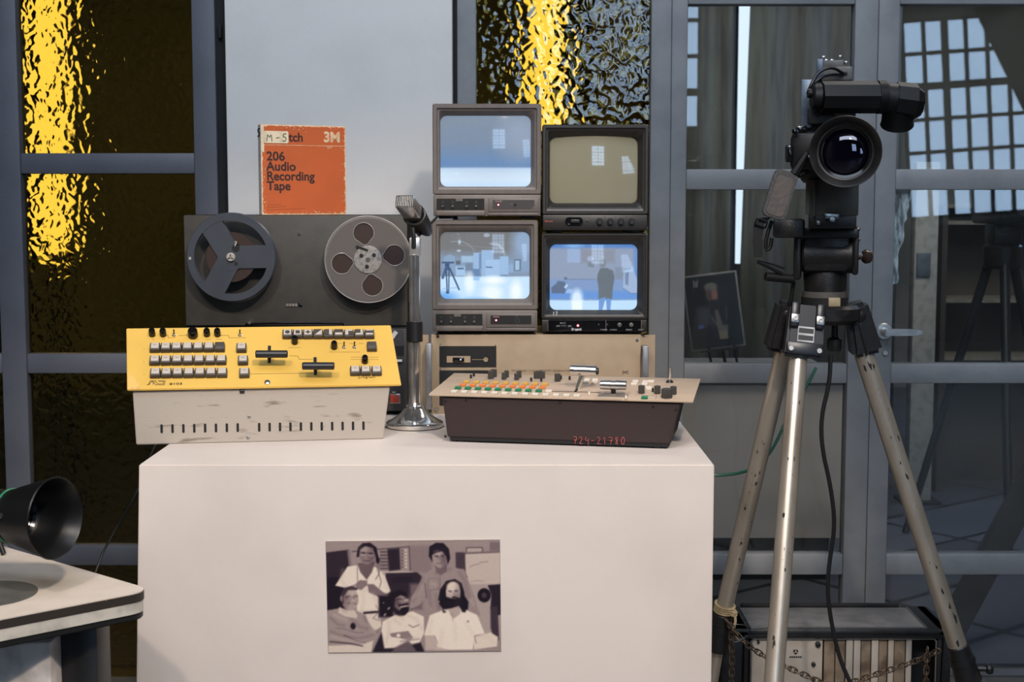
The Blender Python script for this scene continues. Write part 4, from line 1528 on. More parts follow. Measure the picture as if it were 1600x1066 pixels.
fm = curve_mesh('flange', [circ(Rr, 72)] + holes, 0.0016, M=FR @ T(0, 0, -0.0016))
fm.materials.append(CL)
fl = place(fm, 'flange', rr_, label='smoky clear plastic flange with four openings')
e = MB(FR)
for L in holes:
    e.tube([(x, y, 0.0001) for x, y in L], 0.00055, seg=6, close=True)
e.tube([(x, y, -0.0008) for x, y in circ(Rr * 0.992, 72)], 0.0010, seg=6, close=True)
e.build('flange_edge', mat('bright plastic edge', (168, 166, 164), 0.2), fl)
MB(FR).lathe([(0, -0.0135), (Rr, -0.0135), (Rr, -0.012), (0, -0.012)], 64).build('rear_flange', CL, rr_)
MB(FR).lathe([(0, -0.012), (Rr * 0.94, -0.012), (Rr * 0.94, -0.0025), (Rr * 0.3, -0.0025), (0, -0.0025)], 64).build('wound_tape', TAPEW, rr_)
MB(FR).lathe([(0, 0.0), (Rr * 0.32, 0.0), (Rr * 0.32, 0.0014), (Rr * 0.30, 0.0018), (0, 0.0018)], 40).build('hub', mat('worn clear hub', (142, 138, 134), 0.35, col2=(112, 108, 104), scale=160), rr_)
for a_ in (35, 150, 262):
    MB(FR).lathe([(0, 0.0022), (0.0040, 0.0022)], 16, T(Rr * 0.17 * math.cos(R(a_)), Rr * 0.17 * math.sin(R(a_)), 0)).build('drive_hole', M['black_matt'], rr_)
MB(FR).lathe([(0.0045, 0.0018), (0.0042, 0.0034), (0.0018, 0.0034), (0.0018, 0.003), (0, 0.003)], 18).build('spindle_cap', M['steel'], rr_)
MB(FR).box((0, 0, 0.0024), (0.024, 0.0045, 0.0006), M=T(-0.011, 0.021, 0) @ Matrix.Rotation(R(-20), 4, 'Z')).build('tape_slot', M['black_matt'], rr_)
MB(FR).cyl((0, 0, -0.036), (0, 0, -0.0135), 0.011, 0.009).build('spindle', M['steel'], td).matrix_local = T(c.x - DX, RY - 2.76, c.z - PT)

# ------------------------------------------------------------------ orange tape carton on top
OR_ = mat('worn orange carton', (190, 88, 36), 0.6, col2=(182, 84, 36), scale=12)
CRM = mat('cream card edge', (222, 196, 160), 0.7, col2=(206, 150, 104), scale=60)
SPN = mat('pale grey card spine', (178, 176, 174), 0.7)
INKB = mat('dark brown ink', (50, 26, 20), 0.6)
bp = at(409.5, 336, 2.80)
bx = thing('tape_box', 'worn orange carton for recording tape standing on top of the recorder', 'box', (bp.x, 2.80, dz1), R(26))
BW, BH, BT = 0.1745, at(410, 194, 2.80).z - dz1, 0.019
MB().box((BW / 2, BT / 2, BH / 2), (BW, BT, BH), 0.0008).build('carton', [CRM], bx)
ed = [(0.0015, 0.0015)]
random.seed(2)


def rough_edge(w, h, m, n):
    out = []
    for (x0, y0), (x1, y1) in (((m, m), (w - m, m)), ((w - m, m), (w - m, h - m)), ((w - m, h - m), (m, h - m)), ((m, h - m), (m, m))):
        for i in range(n):
            t = i / n
            x, y = x0 + (x1 - x0) * t, y0 + (y1 - y0) * t
            k = max(0, random.gauss(0, 0.0009)) + (0.002 if random.random() < 0.06 else 0)
            nx, ny = (0, 1) if y0 == y1 == m else (-1, 0) if x0 == x1 == w - m else (0, -1) if y0 == y1 else (1, 0)
            out.append((x + nx * k, y + ny * k))
    return out


fmesh = curve_mesh('front_label', [rough_edge(BW, BH, 0.0022, 60)], 0.0003, M=FR @ T(0, 0, 0.0))
fmesh.materials.append(OR_)
place(fmesh, 'front_label', bx, label='orange printed front')
MB().box((-0.0003, BT / 2, BH / 2), (0.0004, BT - 0.002, BH - 0.002)).build('spine_label', SPN, bx)
flk = MB(FR)
for i in range(150):
    s_ = random.choice('lrbt')
    k = abs(random.gauss(0, 0.004)) + 0.001
    t = random.random()
    x, y = {'l': (k, t * BH), 'r': (BW - k, t * BH), 'b': (t * BW, k), 't': (t * BW, BH - k)}[s_]
    flk.box((x, y, 0.00035), (0.0006 + random.random() * 0.0012, 0.0006 + random.random() * 0.0012, 0.0001), M=Matrix.Identity(4))
flk.build('edge_wear', CRM, bx)


def bpt(x, y):    # close-up of the carton -> local
    return ((x - 108) / (972 - 108)) * BW, BH - ((y - 60 - (x - 108) * 0.045) / 975) * BH * (1 + 0.0)


def btxt(s, x, y, hpx, **kw):
    u, v = bpt(x, y)
    return text(s, hpx / 975 * BH * 1.47, T(u, -0.0005, v) @ FR, kw.pop('m', INKB), bx, **kw)


sy_ = 1.0
btxt('206', 160, 448, 92, bold=0.0006, sx=1.02)
btxt('Audio', 158, 556, 92, bold=0.0006, sx=1.0)
btxt('Recording', 158, 662, 92, bold=0.0006, sx=0.97)
btxt('Tape', 160, 768, 92, bold=0.0006, sx=0.98)
btxt('tch', 386, 250, 92, bold=0.0006, sx=0.95)
btxt('3M', 742, 262, 104, bold=0.0011, sx=0.98, space=0.98, m=CRM)
btxt('07', 775, 338, 26, m=CRM, sx=1.6)
u0, v0 = bpt(118, 275)
u1, v1 = bpt(972, 275)
MB(FR).box(((u0 + u1) / 2, v0 - .001, 0.0005), (u1 - u0, 0.0009, 0.0003)).build('rule_line', CRM, bx)
u0, v0 = bpt(138, 120)
u1, v1 = bpt(382, 262)
st_ = MB(FR).prism(rrect(u1 - u0, v0 - v1, 0.003, 4, (u0 + u1) / 2, (v0 + v1) / 2 - .002), 0.0008, 0.0012).box((0.003, BH - 0.028, 0.0009), (0.006, 0.052, 0.0004)).build('sticker', mat('cream sticker', (226, 208, 176), 0.7), bx)
scrawl('M-5', 0.0155, 0.0138, T(u0 + 0.0055, -0.0016, (v0 + v1) / 2 - 0.0105) @ FR, 0.0008, mat('green ink', (70, 92, 74), 0.7), st_)
scrawl('5', 0.016, 0.01, T(-0.0012, BT * 0.93, BH - 0.024) @ Matrix.Rotation(R(-90), 4, 'Z') @ FR @ Matrix.Diagonal((1.9, 1, 1, 1)), 0.0011, mat('navy ink', (30, 30, 58), 0.6), bx)
fine = MB(FR)
for yy, n_ in ((930, 9), (955, 12), (985, 24)):
    for i in range(n_):
        u, v = bpt(168 + i * 16, yy)
        fine.box((u, v, 0.0005), (0.0019, 0.0007, 0.0002))
fine.build('fine_print', INKB, bx)

# ------------------------------------------------------------------ rack unit under the monitors
RB = mat('beige rack panel', (158, 138, 112), 0.55, col2=(152, 132, 107), scale=30)
rx0, rx1 = at(674, 560, 2.76).x, at(1001, 560, 2.76).x
rz1 = at(800, 522.5, 2.76).z
RWd, RHt = rx1 - rx0, rz1 - PT
RX = (rx0 + rx1) / 2
ru = thing('rack_unit', 'beige rack unit under the four stacked monitors', 'rack unit', (RX, 2.76, PT))
MB().box((0.006, 0.1, RHt / 2), (RWd - 0.004, 0.186, RHt), 0.001).build('chassis', mat('beige chassis', (176, 152, 122), 0.55), ru)
MB(FR).box((0, RHt / 2, 0), (RWd, RHt, 0.004), 0.0008).build('front_panel', RB, ru)


def rk(px, py, y=2.757):
    q = at(px, py, y)
    return q.x - RX, q.z - PT


for (x0, y0, x1, y1) in ((686.5, 541, 775.5, 574), (686.5, 579, 775.5, 634)):
    a, b = rk(x0, y0), rk(x1, y1)
    MB(FR).box(((a[0] + b[0]) / 2, (a[1] + b[1]) / 2, 0.0024), (b[0] - a[0], a[1] - b[1], 0.0012)).build('black_panel', M['black_matt'], ru)
a, b = rk(698, 556.5), rk(735, 566.5)
pw = MB(FR).box(((a[0] + b[0]) / 2, (a[1] + b[1]) / 2, 0.0034), (b[0] - a[0], a[1] - b[1], 0.0012)).build('switch_plate', RB, ru)
MB(FR).box(((a[0] + b[0]) / 2, (a[1] + b[1]) / 2, 0.006), (0.022, 0.0085, 0.006), 0.001).build('rocker_switch', M['black_gloss'], pw)
MB(FR).box(((a[0] + b[0]) / 2 + .0045, (a[1] + b[1]) / 2, 0.0092), (0.003, 0.003, 0.0006)).build('switch_dot', M['white'], pw)
c = rk(759, 562)
MB(FR).lathe([(0.0045, 0.003), (0.0045, 0.0055), (0.0028, 0.0055), (0.0028, 0.004), (0, 0.004)], 18, T(c[0], c[1], 0)).box(((b[0] + c[0]) / 2, c[1], 0.0033), (c[0] - b[0] - 0.006, 0.0008, 0.0006)).build('socket', RB, ru)
for sx, sy in ((684, 525.5), (995.5, 531)):
    x, z = rk(sx, sy)
    MB(FR).lathe([(0, 0.0024), (0.0032, 0.0024), (0.003, 0.004), (0, 0.0044)], 14, T(x, z, 0)).build('rack_screw', M['black'] if sx < 700 else M['steel'], ru)
for sx, sy in ((688, 538), (774, 540), (688, 577)):
    x, z = rk(sx, sy)
    MB(FR).lathe([(0, 0.0026), (0.0011, 0.0026)], 10, T(x, z, 0)).build('panel_screw', M['black'], ru)
x, z = rk(682, 640)
MB(FR).lathe([(0, 0.0024), (0.0045, 0.0024), (0.004, 0.005), (0, 0.0056)], 14, T(x, z, 0)).build('rack_screw', M['steel'], ru)
GH = mat('grey handle', (140, 140, 142), 0.35, 0.6)
for hx_, y0, y1 in ((669.5, 537, 640), (1009, 541, 620)):
    a, b = rk(hx_, y0, 2.73), rk(hx_, y1, 2.73)
    bm_ = at(1009 if hx_ > 900 else 660, 600, 2.775).x - RX
    bb = MB(FR)
    bb.box((bm_ + (0.003 if hx_ > 900 else -0.001), RHt / 2, -0.012), (0.028, RHt - 0.004, 0.003)).build('rack_ear', RB, ru)
    MB(FR).box((a[0], (a[1] + b[1]) / 2, 0.028), (0.0115, a[1] - b[1], 0.006), 0.001).box((a[0], a[1] - 0.005, 0.009), (0.0105, 0.008, 0.04), 0.001).box((a[0], b[1] + 0.005, 0.009), (0.0105, 0.008, 0.04), 0.001).build('handle', GH, ru)
INKG = mat('faint grey ink', (112, 96, 78), 0.7)
x, z = rk(799, 581)
text('PROCESSED  CURVE  EFFECTS  GENERATOR', 0.0052, T(x, -0.0024, z) @ FR, INKG, ru, sx=1.12)
x, z = rk(972.5, 584)
text('JVC', 0.0076, T(x, -0.0024, z) @ FR, INKB, ru, bold=0.0002, sx=1.05)

# ------------------------------------------------------------------ the four monitors
MG = mat('grey brown monitor plastic', (100, 92, 87), 0.45, col2=(95, 87, 82), scale=60, bump=0.05)
MD = mat('black brown monitor plastic', (38, 35, 32), 0.42, col2=(33, 30, 28), scale=60, bump=0.05)
TUBE = mat('monitor shadow gap', (12, 12, 13), 0.6)
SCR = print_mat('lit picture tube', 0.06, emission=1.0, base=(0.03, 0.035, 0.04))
MY = 2.75
KP = MY / FPX


def monitor(label, px0, py0, px1, py1, op, body, pic, style):
    """outline in picture rows and columns at the front plane; op = opening"""
    a, b = at(px0, py0, MY), at(px1, py1, MY)
    w, h = b.x - a.x, a.z - b.z
    mo = thing('video_monitor', label, 'monitor', ((a.x + b.x) / 2, MY, b.z), 0, 'stacked video monitors')
    chin = style['chin']
    fh_ = h - chin
    oa, ob = at(op[0], op[1], MY), at(op[2], op[3], MY)
    ow, oh = ob.x - oa.x, oa.z - ob.z
    ocx = (oa.x + ob.x) / 2 - mo.location.x
    ocy = (oa.z + ob.z) / 2 - mo.location.z
    MB().box((0, 0.115, h / 2 + 0.001), (w - 0.004, 0.164, h - 0.004), 0.004).build('cabinet', body, mo)
    cy = chin + fh_ / 2

    def lp(ww, hh, r, z, x=0.0, y=cy):
        return [(q[0], q[1], z) for q in rrect(ww, hh, r, 6, x, y)]
    m1 = style['rim']
    st = style['step']
    loops = [lp(w, fh_, 0.004, -0.03), lp(w, fh_, 0.004, -0.002), lp(w - 0.003, fh_ - 0.003, 0.003, 0.0),
             lp(w - m1 * 2, fh_ - m1 * 2, 0.003, 0.0), lp(w - m1 * 2 - 0.002, fh_ - m1 * 2 - 0.002, 0.003, -st),
             lp(w - m1 * 2 - 0.010, fh_ - m1 * 2 - 0.010, 0.004, -st - 0.001)]
    loops.append(lp(ow + 0.008, oh + 0.007, 0.014, -0.013, ocx, ocy))
    loops.append(lp(ow, oh, 0.013, -0.019, ocx, ocy))
    MB(FR).loft(loops).build('bezel', body, mo)

    def dome(X, Y):
        return -0.0135 - 1.3 * (X * X + Y * Y)
    so = place(pic.mesh('screen', ow + 0.004, oh + 0.004, style['scr'], zfun=dome, M_=FR @ T(ocx, ocy, 0)), 'screen', mo)
    MB(FR).box((0, chin / 2, -0.012), (w - 0.002, chin - 0.001, 0.024), 0.002).build('front_base', body, mo)
    for fx in (-w * 0.38, w * 0.38):
        for fyy in (0.03, 0.16):
            MB().box((fx, fyy, -0.0012), (0.03, 0.02, 0.0065), 0.001).build('foot', M['black'], mo)
    return mo, w, h


KNM = mat('dull knob end', (96, 92, 88), 0.4)


def chin_grey(mo, w, chin, label_on=True):
    pz = chin * 0.56
    MB(FR).box((-w * 0.245, pz, 0.0005), (w * 0.44, chin * 0.50, 0.001)).build('control_recess', M['black_matt'], mo)
    for kx in (-0.085, -0.066, -0.039, -0.021):
        MB(FR).cyl((kx, pz - 0.004, 0.0008), (kx, pz - 0.004, 0.005), 0.0026, 0.002, 14).build('trim_knob', KNM, mo)
        MB(FR).lathe([(0.0024, 0.001), (0.0024, 0.0013), (0.0016, 0.0013), (0.0016, 0.001)], 12, T(kx, pz + 0.004, 0)).build('knob_mark', mat('faint grey print', (70, 68, 66), 0.6), mo)
    MB(FR).box((-0.0535, chin * 0.75, 0.001), (0.013, 0.005, 0.0016)).box((-0.0535, chin * 0.76, 0.0016), (0.010, 0.0045, 0.0014)).build('flap_catch', [MG], mo)
    MB(FR).box((-w * 0.245, chin * 0.16, 0.003), (w * 0.45, chin * 0.22, 0.006), 0.0012).build('control_flap', MG, mo)
    MB(FR).box((w * 0.245, chin * 0.52, 0.001), (w * 0.46, chin * 0.64, 0.003), 0.001).build('badge_frame', MG, mo)
    MB(FR).box((w * 0.245, chin * 0.55, 0.0027), (w * 0.385, chin * 0.40, 0.0008)).build('badge_plate', mat('dark badge plate', (52, 50, 49), 0.5, col2=(96, 92, 88), scale=90, lo=0.6, hi=0.72) if not label_on else M['black'], mo)
    MB(FR).box((w * 0.245, chin * 0.115, 0.003), (w * 0.47, 0.0055, 0.005), 0.0012).build('lower_lip', MG, mo)
    lx = w * 0.105
    MB(FR).lathe([(0.0034, 0.003), (0.0034, 0.0036), (0.0, 0.0036)], 16, T(lx, chin * 0.53, 0)).lathe([(0.0017, 0.0036), (0.0012, 0.0052), (0, 0.0056)], 12, T(lx, chin * 0.53, 0), mi=1).build('power_light', [mat('dark red lens', (110, 10, 40), 0.3), M['ledc']], mo)
    text('POWER', 0.0036, T(lx, -0.0034, chin * 0.66) @ FR, mat('pale red print', (200, 150, 146), 0.6), mo, align='CENTER')
    if label_on:
        text('PULL', 0.0034, T(w * 0.30, -0.0034, chin * 0.70) @ FR, KNM, mo, align='CENTER')
        sq = MB(FR)
        for dx, dy, sx, sy in ((0, 0.0035, 0.0085, 0.0005), (0, -0.0035, 0.0085, 0.0005), (0.004, 0, 0.0005, 0.007), (-0.004, 0, 0.0005, 0.007)):
            sq.box((w * 0.305 + dx, chin * 0.52 + dy, 0.0034), (sx, sy, 0.0003))
        sq.build('outline_mark', KNM, mo)
    else:
        MB(FR).lathe([(0, 0.0035), (0.003, 0.0035)], 12, T(w * 0.26, chin * 0.52, 0)).build('hole', M['black_matt'], mo)


def pic_size(op):
    return int((op[2] - op[0]) * 1.15), int((op[3] - op[1]) * 1.15)


# upper left: dim blue field with a bright lower band
op = (687, 180, 829.5, 291.5)
pw_, ph_ = pic_size(op)
c = Canvas(0, 0, 100, 100, pw_, ph_, (128, 142, 160))
c.rect(-10, 30, 110, 60, (118, 138, 166), 40)
c.rect(-10, 52, 110, 80, (96, 136, 188), 26)
c.ell(86, 30, 20, 28, (150, 164, 186), soft=24)  # pale window reflection painted into the picture
c.rect(-10, 72.5, 110, 120, (196, 222, 250), 3)
c.rect(-10, 76, 110, 94, (214, 234, 253), 8)
c.ell(50, 42, 60, 40, (116, 132, 154), soft=40, alpha=0.3)
c.noise(2, 3)
m_, w, h = monitor('grey upper left monitor of the stack, plain blue screen with a bright lower band', 675.5, 162, 845.5, 338.5, op, MG, c, dict(chin=0.0425, rim=0.008, step=0.004, scr=SCR))
chin_grey(m_, w, 0.0425, False)

# lower left: studio with a camera tripod, screen picture and reflection painted as one
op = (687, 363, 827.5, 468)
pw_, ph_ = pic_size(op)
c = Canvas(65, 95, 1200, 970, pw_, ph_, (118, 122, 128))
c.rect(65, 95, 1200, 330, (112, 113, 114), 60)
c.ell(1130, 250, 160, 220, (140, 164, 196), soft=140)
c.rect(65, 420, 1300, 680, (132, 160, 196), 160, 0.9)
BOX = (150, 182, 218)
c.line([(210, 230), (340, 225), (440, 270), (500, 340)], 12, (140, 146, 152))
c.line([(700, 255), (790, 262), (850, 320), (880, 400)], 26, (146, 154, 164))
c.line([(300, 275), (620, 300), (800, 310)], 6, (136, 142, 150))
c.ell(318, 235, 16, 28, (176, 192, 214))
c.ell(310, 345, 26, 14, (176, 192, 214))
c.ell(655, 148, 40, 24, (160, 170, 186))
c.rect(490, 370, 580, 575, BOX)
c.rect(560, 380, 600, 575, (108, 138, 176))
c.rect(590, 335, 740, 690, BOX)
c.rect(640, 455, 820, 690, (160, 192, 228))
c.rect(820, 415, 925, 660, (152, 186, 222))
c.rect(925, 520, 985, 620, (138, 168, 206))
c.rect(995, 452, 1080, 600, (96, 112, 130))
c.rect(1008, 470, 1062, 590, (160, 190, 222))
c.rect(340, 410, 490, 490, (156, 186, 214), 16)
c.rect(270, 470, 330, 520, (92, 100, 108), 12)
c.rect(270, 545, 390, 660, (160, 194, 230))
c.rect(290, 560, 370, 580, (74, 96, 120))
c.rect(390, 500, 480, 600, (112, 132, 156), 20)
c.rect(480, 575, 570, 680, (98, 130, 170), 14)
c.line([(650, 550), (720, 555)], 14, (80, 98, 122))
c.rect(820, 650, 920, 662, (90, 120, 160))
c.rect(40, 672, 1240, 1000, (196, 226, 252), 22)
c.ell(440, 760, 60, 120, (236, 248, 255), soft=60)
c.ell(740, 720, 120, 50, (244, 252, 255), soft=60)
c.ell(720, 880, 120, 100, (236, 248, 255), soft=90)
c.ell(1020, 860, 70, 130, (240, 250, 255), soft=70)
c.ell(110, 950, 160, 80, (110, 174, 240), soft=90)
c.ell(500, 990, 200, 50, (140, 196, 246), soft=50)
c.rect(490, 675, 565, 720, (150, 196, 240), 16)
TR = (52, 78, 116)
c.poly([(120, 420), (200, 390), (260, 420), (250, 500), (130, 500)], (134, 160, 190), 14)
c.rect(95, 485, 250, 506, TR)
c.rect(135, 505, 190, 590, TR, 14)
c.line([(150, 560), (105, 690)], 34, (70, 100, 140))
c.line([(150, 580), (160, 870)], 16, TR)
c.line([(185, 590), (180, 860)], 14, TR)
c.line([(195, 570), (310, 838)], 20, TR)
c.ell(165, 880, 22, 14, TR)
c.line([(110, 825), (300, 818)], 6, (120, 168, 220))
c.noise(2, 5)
m_, w, h = monitor('grey lower left monitor of the stack, a tripod on a bright floor painted as display and reflection in one', 674.5, 344, 840.5, 518.5, op, MG, c, dict(chin=0.0425, rim=0.008, step=0.004, scr=SCR))
chin_grey(m_, w, 0.0425, True)

# upper right: switched off
op = (859.5, 212, 997.5, 317.5)
c = Canvas(0, 0, 100, 100, 60, 48, (143, 138, 116))
OFF = print_mat('switched off picture tube', 0.07)
OFF.node_tree.nodes['Principled BSDF'].inputs['Coat Weight'].default_value = 0.6
OFF.node_tree.nodes['Principled BSDF'].inputs['Coat Roughness'].default_value = 0.03
m_, w, h = monitor('black upper right monitor of the stack, its dull olive screen switched off', 847.5, 194.6, 1012.5, 360.5, op, MD, c, dict(chin=0.031, rim=0.006, step=0.003, scr=OFF))
text('Ikegami', 0.0052, T(-w * 0.475, -0.0008, 0.0165) @ FR, mat('dull red print', (150, 72, 56), 0.6), m_, bold=0.0003, sx=0.95)
MB(FR).loft([[(x, y, z) for x, y in rrect(a_, b_, b_ * 0.45, 6, -w * 0.20, 0.018)] for a_, b_, z in ((.034, .0155, 0), (.034, .0155, .0025), (.030, .0115, .0025), (.029, .0105, .0005))], cap1=True).build('switch_surround', M['black_gloss'], m_)
MB(FR).box((-w * 0.19, 0.018, 0.003), (0.017, 0.007, 0.004), 0.0008).build('power_switch', M['black'], m_)
MB(FR).lathe([(0.002, 0), (0.0018, 0.0022), (0, 0.0028)], 12, T(-w * 0.075, 0.019, 0)).build('power_light', mat('unlit lens', (60, 58, 60), 0.2), m_)
for i in range(4):
    kx = 0.0085 + i * 0.0206
    MB(FR).lathe([(0.0078, 0), (0.0074, 0.0015), (0.0052, 0.0015), (0.005, 0.0065), (0.004, 0.0075), (0.0, 0.0075)], 24, T(kx, 0.0165, 0)).box((kx, 0.0185, 0.0077), (0.001, 0.004, 0.0006)).build('knob', M['black'], m_)
    if i:
        MB(FR).box((kx - 0.0103, 0.017, 0.0002), (0.0007, 0.024, 0.0005)).build('divider', M['black_matt'], m_)
MB(FR).box((0, 0.0045, 0.0005), (w - 0.006, 0.0012, 0.0012)).build('lower_groove', M['black_matt'], m_)

# lower right: mirrored room and standing person painted into the lit picture
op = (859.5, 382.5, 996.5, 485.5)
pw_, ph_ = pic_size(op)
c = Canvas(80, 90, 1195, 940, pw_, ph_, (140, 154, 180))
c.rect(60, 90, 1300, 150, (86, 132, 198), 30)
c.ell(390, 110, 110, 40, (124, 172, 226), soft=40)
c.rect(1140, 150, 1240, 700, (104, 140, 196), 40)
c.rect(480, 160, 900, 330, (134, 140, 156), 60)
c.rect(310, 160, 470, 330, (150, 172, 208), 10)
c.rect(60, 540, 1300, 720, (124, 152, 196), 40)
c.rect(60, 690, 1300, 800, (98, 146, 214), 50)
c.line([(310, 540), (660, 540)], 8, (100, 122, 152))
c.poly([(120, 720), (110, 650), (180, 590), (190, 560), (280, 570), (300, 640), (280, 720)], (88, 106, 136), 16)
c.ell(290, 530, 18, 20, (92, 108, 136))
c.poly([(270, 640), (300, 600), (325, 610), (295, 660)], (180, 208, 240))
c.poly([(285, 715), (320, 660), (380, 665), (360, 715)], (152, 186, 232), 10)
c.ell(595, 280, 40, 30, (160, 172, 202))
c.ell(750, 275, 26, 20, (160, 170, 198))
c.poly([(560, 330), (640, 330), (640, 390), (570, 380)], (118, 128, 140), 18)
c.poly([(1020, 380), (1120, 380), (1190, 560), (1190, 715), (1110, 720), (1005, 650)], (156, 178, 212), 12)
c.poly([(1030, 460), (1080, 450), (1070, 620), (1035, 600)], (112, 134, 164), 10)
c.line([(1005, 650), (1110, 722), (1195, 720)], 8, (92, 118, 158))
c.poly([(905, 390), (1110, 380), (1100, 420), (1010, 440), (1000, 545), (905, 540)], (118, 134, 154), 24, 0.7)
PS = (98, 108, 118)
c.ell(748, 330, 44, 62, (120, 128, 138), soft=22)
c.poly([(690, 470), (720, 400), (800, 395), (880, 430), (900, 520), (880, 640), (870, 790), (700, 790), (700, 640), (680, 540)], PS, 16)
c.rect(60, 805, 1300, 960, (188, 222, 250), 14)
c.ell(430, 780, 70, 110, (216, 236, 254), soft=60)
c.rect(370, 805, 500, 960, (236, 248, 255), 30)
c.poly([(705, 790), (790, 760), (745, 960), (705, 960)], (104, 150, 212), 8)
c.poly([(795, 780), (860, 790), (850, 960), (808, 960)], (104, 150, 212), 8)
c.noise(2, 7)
m_, w, h = monitor('black lower right monitor of the stack, a reflected standing person painted into its picture, marked 13', 846, 364.5, 1011.5, 518.8, op, MD, c, dict(chin=0.0245, rim=0.004, step=0.002, scr=SCR))
MB(FR).box((-w * 0.165, 0.0125, 0.0007), (w * 0.545, 0.0215, 0.0014)).build('switch_plate', M['black_gloss'], m_)
MB(FR).box((w * 0.275, 0.0125, 0.0007), (w * 0.33, 0.0215, 0.0014)).build('knob_plate', M['black_gloss'], m_)
tr = MB(FR)
for x in (-0.437, 0.108, 0.442):
    tr.box((w * x, 0.0125, 0.001), (0.001, 0.0215, 0.002))
tr.build('plate_trim', MG, m_)
PRN = mat('pale print', (168, 168, 176), 0.6)
text('Ikegami', 0.0066, T(-w * 0.215, -0.0017, 0.0032) @ FR, PRN, m_, bold=0.00035, sx=0.95)
text('OFF', 0.0042, T(-w * 0.36, -0.0017, 0.0102) @ FR, PRN, m_)
text('ON', 0.0042, T(-w * 0.25, -0.0017, 0.0102) @ FR, PRN, m_)
text('SELECT', 0.0036, T(-w * 0.325, -0.0017, 0.0162) @ FR, PRN, m_)
for s, x in (('V.HOLD', 0.165), ('H.HOLD', 0.255), ('BRIGHT', 0.372), ('CONT', 0.482)):
    text(s, 0.0036, T(w * (x - 0.075 + 0.03 * (x > 0.3)) , -0.0017, 0.0032) @ FR, PRN, m_, align='CENTER')
for x, r_ in ((0.10, 0.0022), (0.18, 0.0022), (0.295, 0.0042), (0.405, 0.0042)):
    MB(FR).lathe([(r_, 0.001), (r_, 0.003), (r_ * 0.6, 0.0036), (0, 0.0036)], 16, T(w * x - 0.012, 0.0140, 0)).build('trim_knob', KNM if r_ > 0.003 else M['black'], m_)
MB(FR).lathe([(0.0032, 0.001), (0.0032, 0.002), (0.0, 0.002)], 16, T(-w * 0.155, 0.0125, 0)).lathe([(0.0019, 0.002), (0.0014, 0.0036), (0, 0.004)], 12, T(-w * 0.155, 0.0125, 0), mi=1).build('power_light', [mat('deep red lens', (150, 20, 50), 0.3), M['ledc']], m_)
MB(FR).box((-w * 0.29, 0.0112, 0.0022), (0.012, 0.0045, 0.002), 0.0004).build('slide_switch', M['black'], m_)
xx, zz = at(863, 493.5, MY).x - m_.location.x, at(863, 493.5, MY).z - m_.location.z
scrawl('13', 0.0078, 0.0052, T(xx, 0.0005, zz) @ FR, 0.00055, M['white'], m_, slant=0.2)

# ------------------------------------------------------------------ microphone and its stand
mc = onz(648, 657, PT)
ms = thing('microphone_stand', 'chrome table stand with round domed base in front of the recorder', 'microphone stand', (mc.x, 2.59, PT))
mx_ = at(648, 657, 2.59).x
ms.location.x = mx_
MB().lathe([(0.0, 0.002), (0.0515, 0.002), (0.0525, 0.004), (0.0525, 0.009), (0.050, 0.0115), (0.047, 0.0125), (0.036, 0.019), (0.026, 0.027), (0.020, 0.034), (0.018, 0.036), (0.0175, 0.040), (0.0135, 0.042), (0.012, 0.046), (0, 0.046)], 56).build('base', M['chrome'], ms, label='domed chrome base')
MB().lathe([(0, 0), (0.050, 0), (0.0505, 0.003), (0, 0.003)], 48).build('felt_pad', mat('frayed felt pad', (70, 62, 54), 0.95, bump=0.5), ms)


def mz(y):
    return at(648, y, 2.59).z - PT


MB().cyl((0, 0, 0.044), (0, 0, mz(530)), 0.0115).build('lower_column', M['chrome'], ms)
MB().cyl((0.001, 0, mz(534)), (0.001, 0, mz(502)), 0.0147, bev=0.001).build('clutch', M['black'], ms, label='black clutch collar')
MB().cyl((0.001, 0, mz(504)), (0.001, 0, mz(398)), 0.0102).build('upper_column', M['chrome'], ms)
MB().box((0.0025, 0, (mz(400) + mz(371)) / 2), (0.0205, 0.018, mz(371) - mz(400)), 0.003).build('clamp_block', M['nickel'], ms)
MB().tube([(0.001, -0.010, mz(387)), (0.001, -0.010, mz(372)), (-0.001, -0.008, mz(356)), (-0.003, -0.001, mz(346))], 0.0042, seg=8).build('swivel_arm', M['black'], ms)

mp_ = at(645, 334, 2.58)
mi_ = thing('microphone', 'silver rectangular microphone with slatted grille on the chrome stand', 'microphone', tuple(mp_))
MM = Matrix.Rotation(R(-14), 4, 'Z') @ Matrix.Rotation(R(-16), 4, 'X') @ FR      # nose to the viewer, down the table to the left
NW, NH = 0.033, 0.0215


def nloop(w, hgt, z, dx=0.0, dy=0.0, r=0.0025):
    return [(x + dx, y + dy, z) for x, y in rrect(w, hgt, r, 3)]


